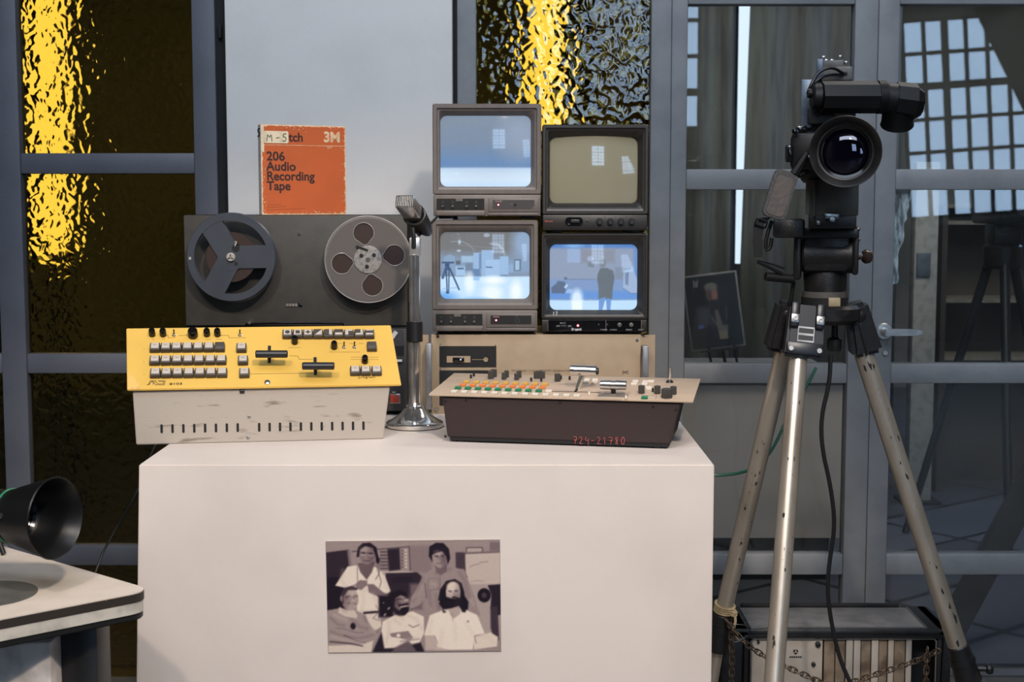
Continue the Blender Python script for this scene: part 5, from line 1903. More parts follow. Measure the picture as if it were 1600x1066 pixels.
MB(MM).loft([nloop(NW, NH, 0.040, -0.004, 0.012), nloop(NW * 1.02, NH * 1.05, 0.036, -0.004, 0.011), nloop(NW * 1.02, NH * 1.12, 0.006, 0.0, 0.002)], cap0=True, cap1=True).build('grille_head', M['chrome'], mi_, label='chrome slatted head')
gr = MB(MM)
for i in range(10):
    gr.box((-0.004 - NW * 0.44 + NW * 0.88 * i / 9, 0.012, 0.0405), (0.0012, NH * 0.86, 0.0014))
gr.build('grille_slat', M['black'], mi_)
gs = MB(MM)
for i in range(7):
    gs.box((NW * 0.515 - 0.004 + 0.0005 * i, 0.0105 - 0.0012 * i, 0.033 - i * 0.004), (0.0012, NH * 0.86, 0.0012))
gs.build('side_slat', M['black'], mi_)
MB(MM).loft([nloop(NW * 1.04, NH * 1.16, 0.007, 0.001, 0.002), nloop(NW * 1.1, NH * 1.3, -0.004, 0.003, -0.002, 0.006), nloop(NW * 0.9, NH * 1.2, -0.05, 0.006, -0.012, 0.008), nloop(NW * 0.5, NH * 0.7, -0.07, 0.008, -0.016, 0.006)], cap0=True, cap1=True).build('microphone_body', M['black'], mi_)
MB(MM).tube([(0.003 + 0.0195 * math.cos(t), -0.003 + 0.0165 * math.sin(t), -0.002) for t in [2 * math.pi * i / 32 for i in range(32)]], 0.0028, close=True).build('yoke_ring', M['black_worn'], mi_)
lo_ = mi_.location
q0 = at(655, 368, 2.61) - lo_
q1 = at(684, 338, 2.70) - lo_
MB().tube([tuple(at(650, 362, 2.60) - lo_), tuple(q0), tuple(q1)], 0.0024).build('support_rod', M['black_matt'], mi_)


# ------------------------------------------------------------------ tripod
LEG = mat('worn silver tripod tube', (196, 186, 172), 0.33, 0.7, col2=(176, 165, 150), scale=18, stretch=(1, 1, 0.3))
SCUF = mat('dark scuff', (40, 36, 32), 0.8)
BW_ = M['black_worn']
TYc = 2.66
tc_ = at(1288, 485, TYc)
tp = thing('tripod', 'heavy silver legged camera tripod with black head to the right of the plinth', 'tripod', (tc_.x, TYc, 0))
TO = Vector((tc_.x, TYc, 0))


def tl(px, py, Y):
    return at(px, py, Y) - TO


legs = [(tl(1352, 560, TYc + .01), tl(1497, 1012, TYc + .035), 0.0182, 'right'),
        (tl(1247, 558, TYc - .06), tl(1207, 1092, TYc - .25), 0.0172, 'front'),
        (tl(1223, 558, TYc + .03), tl(1129, 962, TYc + .17), 0.0172, 'left')]
random.seed(3)
for a, b, r_, nm in legs:
    d = (b - a).normalized()
    top = a - d * 0.05
    ft = b + d * ((b.z - 0.0) / -d.z)
    if nm == 'left':
        ft = Vector((b.x - 0.030, b.y + 0.03, 0.0))
    lg = MB().cyl(top, b, r_, r_ * 1.0, 28).build('leg', LEG, tp, label='silver tripod leg tube')
    sc = MB()
    z_axis = d
    for i in range(22):
        t = random.random() ** 1.6 if nm != 'left' else random.gauss(0.55, 0.2)
        t = min(0.97, max(0.02, t))
        p = a.lerp(b, t)
        th = random.uniform(-2.3, -0.8)
        rad = Vector((math.cos(th), math.sin(th), 0))
        rad = (rad - d * rad.dot(d)).normalized()
        s_ = 0.0007 + random.random() ** 3 * 0.0032
        sd = d.cross(rad)
        q = []
        for k in range(7):
            an = 2 * math.pi * k / 7
            rr = s_ * random.uniform(0.4, 1.1)
            off = sd * (math.cos(an) * rr) + d * (math.sin(an) * rr * random.uniform(1, 4.5))
            v_ = rad * r_ + off
            perp = v_ - d * v_.dot(d)
            q.append(p + d * v_.dot(d) + perp.normalized() * (r_ + 0.0004))
        bmv = [sc.bm.verts.new(v) for v in q]
        sc.bm.faces.new(bmv)
    sc.build('scuff_marks', SCUF, lg)
    e2 = b + (ft - b).normalized() * 0.075
    cl = MB().cyl(b - d * 0.006, e2, 0.0205, 0.026, 24, bev=0.003)
    cl.cyl(b + (ft - b).normalized() * 0.02, b + (ft - b).normalized() * 0.032, 0.0245, 0.0255, 24)
    sx_ = 1 if nm == 'right' else -1
    m0 = b + (ft - b).normalized() * 0.045
    cl.build('leg_clamp', BW_, tp)
    kb = MB().cyl(m0 + Vector((sx_ * 0.018, 0, 0)), m0 + Vector((sx_ * 0.040, -0.004, 0.0)), 0.005).lathe([(0, 0), (0.009, 0.001), (0.011, 0.006), (0.009, 0.012), (0, 0.013)], 10, T(*(m0 + Vector((sx_ * 0.040, -0.004, 0)))) @ Matrix.Rotation(R(90 * sx_), 4, 'Y'))
    kb.build('clamp_knob', M['black'], tp)
    MB().cyl(e2, ft + Vector((0, 0, 0.02)), 0.0125, 0.0115, 16).build('inner_leg', LEG, tp)
    MB().lathe([(0, 0), (0.016, 0), (0.017, 0.01), (0.013, 0.026), (0, 0.028)], 20, T(*ft)).build('foot', M['black'], tp)


def zof(y, Y=TYc):
    return at(1288, y, Y).z


# crown (spider)
MB().lathe([(0, zof(505)), (0.056, zof(505)), (0.066, zof(498)), (0.067, zof(481)), (0.060, zof(476)), (0, zof(475))], 40).build('crown', BW_, tp)
for (px0, py0, px1, py1, w0, w1, Y0, Y1, nm) in ((1229, 480, 1217, 548, 34, 40, TYc + .02, TYc + .03, 'l'), (1341, 480, 1345, 552, 40, 50, TYc, TYc + .01, 'r')):
    a, b = tl(px0, py0, Y0), tl(px1, py1, Y1)
    dx = (b - a).normalized()
    k = Y0 / FPX
    L = (b - a).length
    s = 1 if nm == 'r' else -1
    if nm == 'r':
        b = tl(1353, 552, Y1)
        a = tl(1338, 482, Y0)
        dx = (b - a).normalized()
    xa = Vector((1, 0, 0)) - dx * dx.x
    xa.normalize()
    ya = dx.cross(xa)
    q = Matrix((-xa, -ya, dx)).transposed().to_4x4()
    g = MB(T(*a) @ q)
    L = (b - a).length
    g.hexa([(-.020, -.02, -.012), (.020, -.02, -.012), (.020, .02, -.012), (-.020, .02, -.012), (-.029, -.026, L), (.029, -.026, L), (.029, .026, L), (-.029, .026, L)], 0.008)
    g.lathe([(0.010, -0.0), (0.010, 0.023), (0.008, 0.024), (0, 0.024)], 20, T(0, 0, 0.012) @ Matrix.Rotation(R(90), 4, 'X'))
    g.box((0.004, -0.0245, L * 0.62), (0.004, 0.004, L * 0.72), 0.001)
    g.build('leg_hinge', BW_, tp)
# front hinge plate with its rating label
fa = tl(1262, 477, TYc - .065)
fb = tl(1255.5, 557, TYc - .085)
dx = (fb - fa).normalized()
xa = (Vector((1, 0, 0)) - dx * dx.x).normalized()
q = Matrix((-xa, -dx.cross(xa), dx)).transposed().to_4x4()
FM = T(*fa) @ q
L = (fb - fa).length
NV = mat('worn navy black metal', (26, 27, 34), 0.36, col2=(58, 57, 60), scale=30, lo=0.62, hi=0.76)
g = MB(FM)
g.hexa([(-.031, -.005, .0), (.031, -.005, 0), (.031, .03, 0), (-.031, .03, 0), (-.035, -.005, L), (.035, -.005, L), (.035, .03, L), (-.035, .03, L)], 0.005)
g.box((-.023, -.008, L * .22), (.016, .012, L * .5), .004)
g.box((.023, -.008, L * .22), (.016, .012, L * .5), .004)
g.box((0, -.007, L * .86), (.066, .006, L * .24), .003)
hp = g.build('hinge_plate', NV, tp)
g = MB(FM)
g.box((0, -.0056, L * .58), (.030, .0014, .028))
g.build('rating_plate', M['steel'], hp, label='small silver rating plate')
g = MB(FM)
g.box((0, -.0065, L * .58 - .0065), (.027, .0006, .009)).box((0, -.0065, L * .58 + .0065), (.027, .0006, .009))
g.build('rating_text', M['black'], hp)
for sx in (-.023, .023):
    MB(FM).box((sx, -.0145, L * .30), (.015, .002, .016), .001).lathe([(.0042, .0155), (.0042, .018), (.0022, .018), (.0022, .0162), (0, .0162)], 14, T(sx, 0, L * .30) @ Matrix.Rotation(R(90), 4, 'X')).build('hinge_bolt', M['steel'], hp)
    MB(FM).lathe([(0, .0), (.005, 0), (.0045, .003), (0, .003)], 14, T(sx * 1.12, -.010, L * .88) @ Matrix.Rotation(R(90), 4, 'X')).build('lower_bolt', M['steel'], hp)
# bowl, head and plate
MB().lathe([(0, zof(478)), (0.043, zof(478)), (0.043, zof(464)), (0, zof(464))], 36).build('bowl', M['black_matt'], tp)
MB().box((0.008, -0.043, zof(470)), (0.022, 0.012, 0.017), 0.002).build('bowl_lug', mat('rusty cream lug', (176, 160, 128), 0.6), tp)
MB().lathe([(0, zof(464)), (0.041, zof(464)), (0.041, zof(455)), (0, zof(455))], 36).build('levelling_ring', mat('dusty grey ring', (88, 84, 80), 0.5), tp)
MB().lathe([(0, zof(456)), (0.038, zof(456)), (0.040, zof(430)), (0.038, zof(421)), (0, zof(421))], 36).build('pan_base', BW_, tp)
hc = tl(1291, 395, TYc)
HR = Matrix.Rotation(R(-12.3), 4, 'Z')
MB(HR).box((hc.x, 0, (zof(424) + zof(362)) / 2), (0.086, 0.10, zof(362) - zof(424)), 0.012).cyl((hc.x - .044, -.02, zof(398)), (hc.x + .05, -.02, zof(398)), 0.034, bev=.004).build('fluid_head', BW_, tp)
MB(HR).box((hc.x - .052, 0, (zof(436) + zof(359)) / 2), (0.014, 0.09, zof(359) - zof(436)), 0.005).build('side_plate', BW_, tp)
MB(HR).box((hc.x + .052, 0, (zof(428) + zof(359)) / 2), (0.012, 0.09, zof(359) - zof(428)), 0.005).build('side_plate', BW_, tp)
MB(HR).box((hc.x + .002, 0, (zof(371) + zof(357)) / 2), (0.108, 0.12, zof(357) - zof(371)), 0.003).build('tilt_plate', M['black'], tp)
kq = tl(1340, 401, TYc - .02)
MB().cyl((kq.x, kq.y, kq.z), (kq.x + .012, kq.y, kq.z), .006).lathe([(0, 0), (.010, .001), (.0135, .006), (.0125, .014), (.009, .018), (0, .019)], 14, T(kq.x + .008, kq.y, kq.z) @ Matrix.Rotation(R(90), 4, 'Y')).build('tilt_knob', mat('brown black knob', (58, 44, 36), 0.3), tp, label='brown tilt knob')
for yy in (374, 358):
    kq = tl(1341, yy, TYc - .02)
    MB().lathe([(0, 0), (.005, .0), (.006, .004), (.003, .006), (0, .006)], 14, T(kq.x - .003, kq.y, kq.z) @ Matrix.Rotation(R(90), 4, 'Y')).build('bolt', M['steel'], tp)
# pan bar stubs on the left
a, b = tl(1240, 436, TYc - .02), tl(1196, 432, TYc - .03)
MB().cyl(a, b, .0085, .0085, 18, bev=.001).build('bar_socket', M['black'], tp)
a, b = tl(1222, 424, TYc - .03), tl(1184, 409, TYc - .04)
MB().tube([tuple(a), tuple(a.lerp(b, .5) + Vector((0, 0, .001))), tuple(b)], [.0085, .0035], seg=10).build('brake_lever', M['black'], tp)
MB().tube([tuple(tl(1240, 440, TYc)), tuple(tl(1236, 470, TYc)), tuple(tl(1228, 490, TYc + .02))], .004).build('bar_bracket', M['black'], tp)
kq = tl(1303, 536, TYc + .02)
MB().lathe([(0, 0), (.012, 0), (.014, .006), (.014, .022), (.010, .026), (0, .026)], 14, T(kq.x - .002, kq.y - .012, kq.z - .014)).cyl((kq.x - .002, kq.y - .012, kq.z), (kq.x - .002, kq.y - .012, zof(500)), .006).build('bowl_clamp_knob', M['black'], tp)

# ------------------------------------------------------------------ studio video camera on the tripod
CG = mat('dark grey camera body', (44, 43, 42), 0.5, col2=(54, 52, 49), scale=30, lo=0.5, hi=0.8, bump=0.1)
CG2 = mat('grey metal camera top', (104, 100, 94), 0.5, col2=(84, 80, 76), scale=40)
CF = 2.545
cb = at(1300, 335, CF)
vc = thing('video_camera', 'black shoulder video camera with round lens hood and side viewfinder on the tripod', 'video camera', (cb.x, TYc, zof(357)))
VO = Vector(vc.location)


def vl(px, py, Y=CF):
    return at(px, py, Y) - VO


def vbox(px0, py0, px1, py1, Y0, Y1, bev=0.003, mb=None):
    a, b = vl(px0, py0, Y0), vl(px1, py1, Y0)
    m_ = T((a.x + b.x) / 2, a.y, (a.z + b.z) / 2) @ Matrix.Rotation(R(-12.3), 4, 'Z')
    return (mb or MB()).box((0, (Y1 - Y0) / 2, 0), (abs(b.x - a.x), Y1 - Y0, abs(a.z - b.z)), bev, M=m_)


zb_ = vl(1300, 357).z
vbox(1264, 337, 1337, 357.5, CF, CF + .17, .002).build('mount_plate', M['black_worn'], vc)
g = MB()
for px_ in (1279, 1322):
    q = vl(px_, 348)
    g.lathe([(.004, 0), (.004, .0012), (.002, .002), (0, .002)], 14, T(q.x, q.y, q.z) @ FR)
q = vl(1299, 343)
g.box((q.x, q.y - .002, q.z + .006), (.026, .006, .010), .001).lathe([(0, 0), (.006, 0), (.005, .006), (0, .007)], 14, T(q.x, q.y - .003, q.z) @ FR)
g.build('plate_bolt', M['steel'], vc)
body = MB()
vbox(1253, 186, 1340, 282, CF + .012, CF + .30, .004, body)
vbox(1272, 132, 1336, 190, CF + .02, CF + .28, .004, body)
body.build('camera_body', CG, vc)
lb_ = vbox(1264, 280, 1340, 338, CF, CF + .30, .004)
vbox(1271, 283, 1273, 338, CF - .001, CF + .1, .0005, lb_)
lb_.build('lower_body', mat('olive grey casting', (78, 75, 69), 0.5, col2=(68, 65, 60), scale=30), vc, label='olive grey lower casting')
vbox(1252, 124, 1268, 200, CF + .005, CF + .24, .002).build('side_cover', mat('pale blue grey cover', (112, 122, 134), 0.35, 0.5), vc)
vbox(1258, 335, 1266, 285, CF + .01, CF + .22, .002).build('side_skirt', CG2, vc)
g = MB()
vbox(1284, 104, 1331, 126, CF + .005, CF + .12, .003, g)
vbox(1286, 94, 1318, 106, CF + .015, CF + .10, .002, g)
g.build('top_block', CG2, vc, label='grey metal handle block')
vbox(1276, 92, 1286, 124, CF + .01, CF + .09, .002).build('block_side', mat('blue grey side', (96, 106, 118), 0.4, 0.4), vc)
g = MB()
for px_, py_ in ((1287, 90), (1313, 89), (1300, 95), (1322, 98), (1291, 95)):
    q = vl(px_, py_, CF + .03)
    g.box((q.x, q.y, q.z), (.007, .007, .006), .0015)
g.build('shoe_fitting', M['steel'], vc)
g = MB()
q = vl(1319, 115)
g.box((q.x, q.y + .003, q.z), (.012, .006, .006), .001)
g.build('cable_plug', M['black'], vc)
MB().tube([tuple(vl(1318, 115, CF)), tuple(vl(1300, 104, CF - .02)), tuple(vl(1278, 112, CF - .02)), tuple(vl(1266, 135, CF - .03)), tuple(vl(1262, 146, CF - .02))], .0028, smooth=2).tube([tuple(vl(1316, 117, CF)), tuple(vl(1296, 116, CF - .02)), tuple(vl(1276, 124, CF - .03)), tuple(vl(1264, 145, CF - .02))], .0026, smooth=2).build('viewfinder_cable', M['black'], vc)
# viewfinder lying across the front
VF = CF - .045
a, b = vl(1284, 152, VF), vl(1372, 152, VF)
rv = abs(vl(1300, 127, VF).z - vl(1300, 178, VF).z) / 2
vf = MB().cyl(a, b, rv, rv, 8).build('viewfinder', M['cam'], vc)
MB().cyl(vl(1268, 151, VF), a, .021, .023, 24, bev=.003).cyl(vl(1262, 146, VF), vl(1270, 146, VF), .008).build('viewfinder_end', M['cam'], vf)
g = MB()
for i in range(5):
    x0 = vl(1371 + i * 2.7, 152, VF)
    g.cyl(x0, vl(1373 + i * 2.7, 152, VF), rv * 1.03, rv * 1.03, 32)
    g.cyl(vl(1371 + i * 2.7, 152, VF), vl(1374.5 + i * 2.7, 152, VF), rv * 0.97, rv * 0.97, 32)
g.build('focus_ring', M['cam'], vf)
g = MB()
g.cyl(vl(1384, 153, VF), vl(1400, 155, VF), rv * .93, rv * .98, 32)
g.cyl(vl(1398, 156, VF), vl(1428, 160, VF), rv * 1.12, rv * 1.18, 8)
g.cyl(vl(1426, 160, VF), vl(1440, 161, VF), rv * 1.16, rv * 0.8, 8)
g.build('eyepiece_tube', M['cam'], vf)
e0, e1 = vl(1404, 160, VF), vl(1402, 190, VF + .02)
MB().cyl(e0, e1, rv * .95, rv * .98, 28).lathe([(rv * .98, 0), (rv * 1.04, .006), (rv * .86, .008), (rv * .8, .0), (0, .0)], 28, T(*e1) @ (Vector(e1) - Vector(e0)).to_track_quat('Z', 'Y').to_matrix().to_4x4()).build('eyecup', M['cam'], vf, label='soft black eyecup')
q = vl(1277, 178, CF - .01)
MB().box((q.x + .008, q.y + .01, q.z - .003), (.045, .03, .03), .003).lathe([(.0055, .0), (.0055, .006), (.003, .007), (0, .007)], 14, T(q.x, q.y - .005, q.z) @ FR).build('viewfinder_bracket', CG, vc)
# lens
LY = CF - .13
lc = vl(1321, 237, LY)
rh = 55.5 * LY / FPX
LM = T(lc.x, lc.y, lc.z) @ Matrix.Rotation(R(-12.8), 4, 'Z') @ FR
D0 = .13 + .02
MB(LM).lathe([(rh * .60, -D0), (rh * .60, -.095), (rh * .70, -.09), (rh * .72, -.055), (rh * .78, -.05), (rh * .80, -.035), (rh * .93, -.03)], 48).build('lens_barrel', M['cam'], vc)
for z0 in (-.082, -.065):
    g = MB(LM)
    n_ = 56
    pts = [((rh * (.755 if i % 2 else .735)) * math.cos(2 * math.pi * i / (2 * n_)), (rh * (.755 if i % 2 else .735)) * math.sin(2 * math.pi * i / (2 * n_))) for i in range(2 * n_)]
    g.prism(pts, z0, z0 + .011)
    g.build('lens_ring', M['cam'], vc)
RUB = mat('worn black rubber', (22, 21, 20), 0.5, col2=(36, 34, 32), scale=30)
MB(LM).lathe([(rh * .88, -.045), (rh * .93, -.04), (rh * .985, -.004), (rh, 0), (rh * .985, .002), (rh * .955, .001), (rh * .80, -.016), (rh * .785, -.02), (rh * .74, -.021), (rh * .73, -.028)], 64).build('lens_hood', RUB, vc, label='wide round rubber lens hood')
for i, (r0, r1, z0) in enumerate(((.73, .66, -.028), (.66, .58, -.034), (.58, .50, -.040))):
    MB(LM).lathe([(rh * r0, z0), (rh * (r0 + r1) / 2, z0 - .001), (rh * r1, z0 - .002), (rh * r1, z0 - .006)], 56).build('inner_ring', M['black_gloss'], vc)
LG = mat('coated lens glass', (7, 5, 14), 0.03, spec=0.6, coat=0.3)
LG.node_tree.nodes['Principled BSDF'].inputs['Coat Tint'].default_value = (0.6, 0.55, 1, 1)
MB(LM).lathe([(rh * .665, -.036)] + [(rh * .665 * math.cos(R(t)), -.036 + .012 * math.sin(R(t))) for t in (20, 40, 60, 75)] + [(0, -.024)], 48).build('front_element', LG, vc)
# servo grip on the left of the lens and its hand strap
g = MB()
vbox(1236, 205, 1296, 268, LY + .045, CF + .01, .012, g)
g.build('servo_grip', M['cam'], vc)
g = MB()
q = vl(1240, 207, LY + .05)
g.lathe([(0, 0), (.006, 0), (.005, .006), (0, .007)], 12, T(q.x + .002, q.y - .004, q.z + .002) @ FR)
q = vl(1252, 200, LY + .06)
g.box((q.x, q.y, q.z - .002), (.02, .012, .012), .003)
q = vl(1233, 240, LY + .06)
g.box((q.x, q.y, q.z), (.012, .02, .03), .004)
g.build('zoom_rocker', M['black_gloss'], vc)
q = vl(1263, 245, LY + .04)
MB().cyl(q, q + Vector((.012, -.002, .001)), .003, .002, 10).build('iris_pin', M['steel'], vc)
LTH = mat('worn brown leather', (58, 48, 42), 0.45, col2=(40, 35, 32), scale=16, bump=0.2)
SP = LY + .05
crn = [vl(1220, 264, SP), vl(1255, 278, SP), vl(1218, 343, SP - .01), vl(1181, 333, SP - .01)]
o_ = (crn[0] + crn[1] + crn[2] + crn[3]) / 4
xa = ((crn[1] - crn[0]) + (crn[2] - crn[3])).normalized()
ya = ((crn[0] - crn[3]) + (crn[1] - crn[2])).normalized()
ya = (ya - xa * ya.dot(xa)).normalized()
SM = T(*o_) @ Matrix((xa, ya, xa.cross(ya))).transposed().to_4x4()
ww = ((crn[1] - crn[0]).length + (crn[2] - crn[3]).length) / 2
hh = ((crn[0] - crn[3]).length + (crn[1] - crn[2]).length) / 2
g = MB(SM).prism(rrect(ww, hh, .009, 5), -.004, .004, bev=.0015)
sp = g.build('hand_strap', M['black_worn'], vc, label='leather hand strap pad')
MB(SM).prism(rrect(ww - .012, hh - .016, .006, 5, 0, -.003), .0042, .0058).build('strap_panel', LTH, sp)
g = MB(SM)
for (x0, y0, x1, y1) in ((-1, -1, 1, -1), (1, -1, 1, 1), (1, 1, -1, 1), (-1, 1, -1, -1)):
    n_ = 14
    for i in range(n_):
        t = (i + .5) / n_
        x, y = (x0 + (x1 - x0) * t) * (ww / 2 - .004), (y0 + (y1 - y0) * t) * (hh / 2 - .004)
        g.box((x, y, .0042), (.0018, .0006, .0004) if y0 == y1 else (.0006, .0022, .0004))
g.build('stitching', mat('grey thread', (104, 96, 88), 0.8), sp)
MB().tube([tuple(crn[0].lerp(crn[1], .6) + Vector((0, .0, .0))), tuple(vl(1252, 255, SP)), tuple(vl(1262, 240, SP))], .008, seg=8).tube([tuple(crn[1].lerp(crn[0], .2)), tuple(vl(1262, 268, SP + .01)), tuple(vl(1275, 262, SP + .02))], .004, seg=8).build('strap_anchor', M['cam'], sp)
g = MB()
pts = [vl(1196, 340, SP), vl(1186, 352, SP), vl(1184, 374, SP), vl(1185, 402, SP)]
for p0, p1 in zip(pts, pts[1:]):
    g.hexa([tuple(p1 + Vector((x, y, 0))) for x, y in ((-.007, -.002), (.007, -.002), (.007, .002), (-.007, .002))] + [tuple(p0 + Vector((x, y, 0))) for x, y in ((-.009, -.002), (.009, -.002), (.009, .002), (-.009, .002))])
g.build('strap_tail', M['cam'], sp)
q = vl(1189, 349, SP - .004)
MB(T(*q) @ FR @ Matrix.Rotation(R(-18), 4, 'Z')).loft([[(x, y, z) for x, y in rrect(a_, b_, .002, 3)] for a_, b_, z in ((.022, .013, -.002), (.022, .013, .002), (.017, .008, .002), (.017, .008, -.002))]).build('buckle', M['black_gloss'], sp)
MB().tube([tuple(vl(1206, 372, SP + .02)), tuple(vl(1204, 388, SP + .02)), tuple(vl(1196, 392, SP + .02)), tuple(vl(1197, 372, SP + .02)), tuple(vl(1206, 345, SP + .02))], .0035, smooth=1).build('strap_loop', M['cam'], sp)
vbox(1208, 342, 1256, 372, TYc - .07, TYc - .0, .006).build('pan_bracket', M['black_worn'], tp).location = VO - TO

# ------------------------------------------------------------------ chain, rope and cable on the tripod
CHN = mat('rusty steel chain', (112, 96, 80), 0.45, 0.7, col2=(76, 60, 48), scale=60)


def chain(pts, name, label, pitch=0.0125, group=None):
    pts = [Vector(p) for p in pts]
    for _ in range(3):
        q = [pts[0]]
        for a, c in zip(pts, pts[1:]):
            q += [a.lerp(c, .25), a.lerp(c, .75)]
        q.append(pts[-1])
        pts = q
    acc, pos = 0.0, []
    for a, c in zip(pts, pts[1:]):
        L = (c - a).length
        while acc <= L:
            pos.append((a.lerp(c, acc / L), (c - a).normalized()))
            acc += pitch
        acc -= L
    th = thing(name, label, 'chain', tuple(pts[0]))
    link = MB()
    ol = [(x, y, 0) for x, y in rrect(.0185, .0095, .0046, 4)]
    link.tube(ol, .0014, seg=6, close=True)
    me = link.mesh('link', CHN)
    for i, (p, d) in enumerate(pos):
        x = d
        y = Vector((0, 1, 0)).cross(x).normalized() if i % 2 else Vector((0, 1, 0.3)).normalized()
        y = (y - x * y.dot(x)).normalized()
        o = place(me, 'link', th)
        o.matrix_local = T(*(p - pts[0])) @ Matrix((x, y, x.cross(y))).transposed().to_4x4()
    return th


chain([at(1137, 972, 2.80), at(1160, 1003, 2.79), at(1200, 1030, 2.75), at(1260, 1056, 2.72), at(1300, 1075, 2.72), at(1345, 1062, 2.72), at(1400, 1044, 2.71), at(1440, 1030, 2.70), at(1468, 1016, 2.675)], 'spreader_chain', 'rusty chain hanging between the tripod legs in front of the rack case')
chain([at(1142, 985, 2.795), at(1144, 1020, 2.795), at(1143, 1066, 2.795), at(1142, 1110, 2.795)], 'loose_chain', 'short chain end hanging straight down by the left tripod leg')
chain([at(1449, 1018, 2.67), at(1447, 1050, 2.67), at(1448, 1085, 2.67)], 'loose_chain', 'short chain end hanging down by the right tripod leg')
RP = mat('frayed cream cord', (176, 158, 124), 0.9, col2=(150, 132, 100), scale=50)
ld = (legs[2][1] - legs[2][0]).normalized()
lb = legs[2][1] + TO
rp = MB()
for k in range(4):
    c0_ = lb - ld * (0.012 + 0.0045 * k)
    x = ld.orthogonal().normalized()
    y = ld.cross(x)
    rp.tube([c0_ + (x * math.cos(t) + y * math.sin(t)) * .0195 for t in [2 * math.pi * i / 24 for i in range(24)]], .0026, seg=6, close=True)
kx = lb + Vector((.018, -.014, .010))
for i in range(5):
    rp.tube([kx + Vector((random.uniform(-.008, .008), random.uniform(-.008, 0), random.uniform(-.008, .012))) for _ in range(5)], .003, seg=6, smooth=2)
rp.tube([kx, kx + Vector((.006, -.006, -.012)), kx + Vector((.002, -.006, -.03))], .003, seg=6, smooth=1)
tag(rp.build('rope', RP), 'cream cord knotted around the left tripod leg', 'rope')
wr = MB()
w0 = at(1150, 985, 2.78)
wr.tube([w0 + Vector((.022 * math.cos(t) + .006, 0, .016 * math.sin(t) - .004)) for t in [2 * math.pi * i / 20 for i in range(18)]], .0009, seg=5, smooth=1)
wr.tube([w0 + Vector((-.012, 0, -.018)), w0 + Vector((.0, -.002, -.026)), w0 + Vector((.022, 0, -.012))], .0009, seg=5, smooth=1)
tag(wr.build('wire', M['black_worn']), 'thin wire loop beside the cream cord on the left tripod leg', 'wire')
cbp = [(1298, 555, 2.665), (1296, 600, 2.66), (1283, 650, 2.66), (1284, 700, 2.66), (1298, 760, 2.665), (1305, 820, 2.67), (1297, 870, 2.68), (1292, 920, 2.68), (1299, 975, 2.69), (1312, 1030, 2.69), (1328, 1066, 2.69), (1350, 1120, 2.69)]
cpts = [at(*q) for q in cbp]
cpts += [Vector((cpts[-1].x + .02, 2.69, .02)), Vector((cpts[-1].x + .10, 2.66, .006))]
tag(MB().tube(cpts, .0042, seg=10, smooth=2).build('cable', M['black']), 'black cable hanging down between the tripod legs', 'cable')
GC = mat('green cable sheath', (14, 86, 62), 0.4)
gcp = [Vector((.30, 3.05, .30)), at(1105, 742, 3.10), at(1130, 743, 3.10), at(1165, 738, 3.11), at(1190, 724, 3.12), at(1210, 698, 3.12), at(1226, 662, 3.13), at(1240, 635, 3.15), at(1262, 600, 3.18), at(1275, 575, 3.20)]
gcp = [Vector((.335, 3.06, .012)), Vector((.335, 3.06, .2))] + gcp[1:]
tag(MB().tube(gcp, .0035, seg=8, smooth=2).build('green_cable', GC), 'green cable looping behind the left tripod leg', 'cable')

# ------------------------------------------------------------------ rack case on the floor
KY = 2.925
ka, kb_ = at(1126, 984, KY), at(1488, 984, KY)
KW, KH = kb_.x - ka.x, ka.z
rc = thing('rack_case', 'low black rack case of electronics on the floor behind the tripod', 'case', ((ka.x + kb_.x) / 2, KY, 0))
KX = rc.location.x


def kl(px, py, y=KY):
    q = at(px, py, y)
    return q.x - KX, q.z


g = MB()
x0, x1 = kl(1172, 1000)[0], kl(1464, 1000)[0]
zt_ = kl(1300, 997)[1]
g.box(((-KW / 2 + x0) / 2, .09, KH / 2), (x0 + KW / 2, .18, KH), .006)
g.box(((KW / 2 + x1) / 2, .09, KH / 2), (KW / 2 - x1, .18, KH), .006)
g.box((0, .09, (zt_ + KH) / 2), (KW - .01, .18, KH - zt_), .004)
g.box((0, .09, .01), (KW - .01, .18, .02), .003)
g.box((0, .17, KH / 2), (KW - .01, .012, KH - .01))
g.build('case_shell', M['black_worn'], rc)
MB().tube([(x0 - .012, -.004, .02), (x0 - .012, -.004, zt_ + .004), (x1 + .012, -.004, zt_ + .004), (x1 + .012, -.004, .02)], .005, seg=8).build('case_edge', M['black_gloss'], rc)
a0, a1 = kl(1174, 980, KY), kl(1448, 980, KY)
MB().box(((a0[0] + a1[0]) / 2, .082, KH + .001), (a1[0] - a0[0], .15, .003), .001).build('lid_panel', mat('grey lid panel', (112, 110, 110), 0.5), rc)
MB().box(((a0[0] + a1[0]) / 2, .006, KH + .0022), (a1[0] - a0[0], .003, .003)).box((a1[0] + .002, .085, KH + .002), (.003, .155, .003)).build('lid_trim', M['steel'], rc)
MB().box((0, .168, KH + .004), (KW * .72, .012, .010), .003).build('lid_seal', M['black_matt'], rc)
FP = mat('pale grey module', (168, 158, 146), 0.5, col2=(156, 146, 134), scale=20)
f0, f1 = kl(1174, 1000), kl(1286, 1000)
MB(FR).box(((f0[0] + f1[0]) / 2, zt_ / 2 + .004, -.006), (f1[0] - f0[0], zt_ - .012, .008), .001).build('module_panel', FP, rc, label='pale grey front module')
em = MB(FR)
e_ = kl(1243.5, 1019)
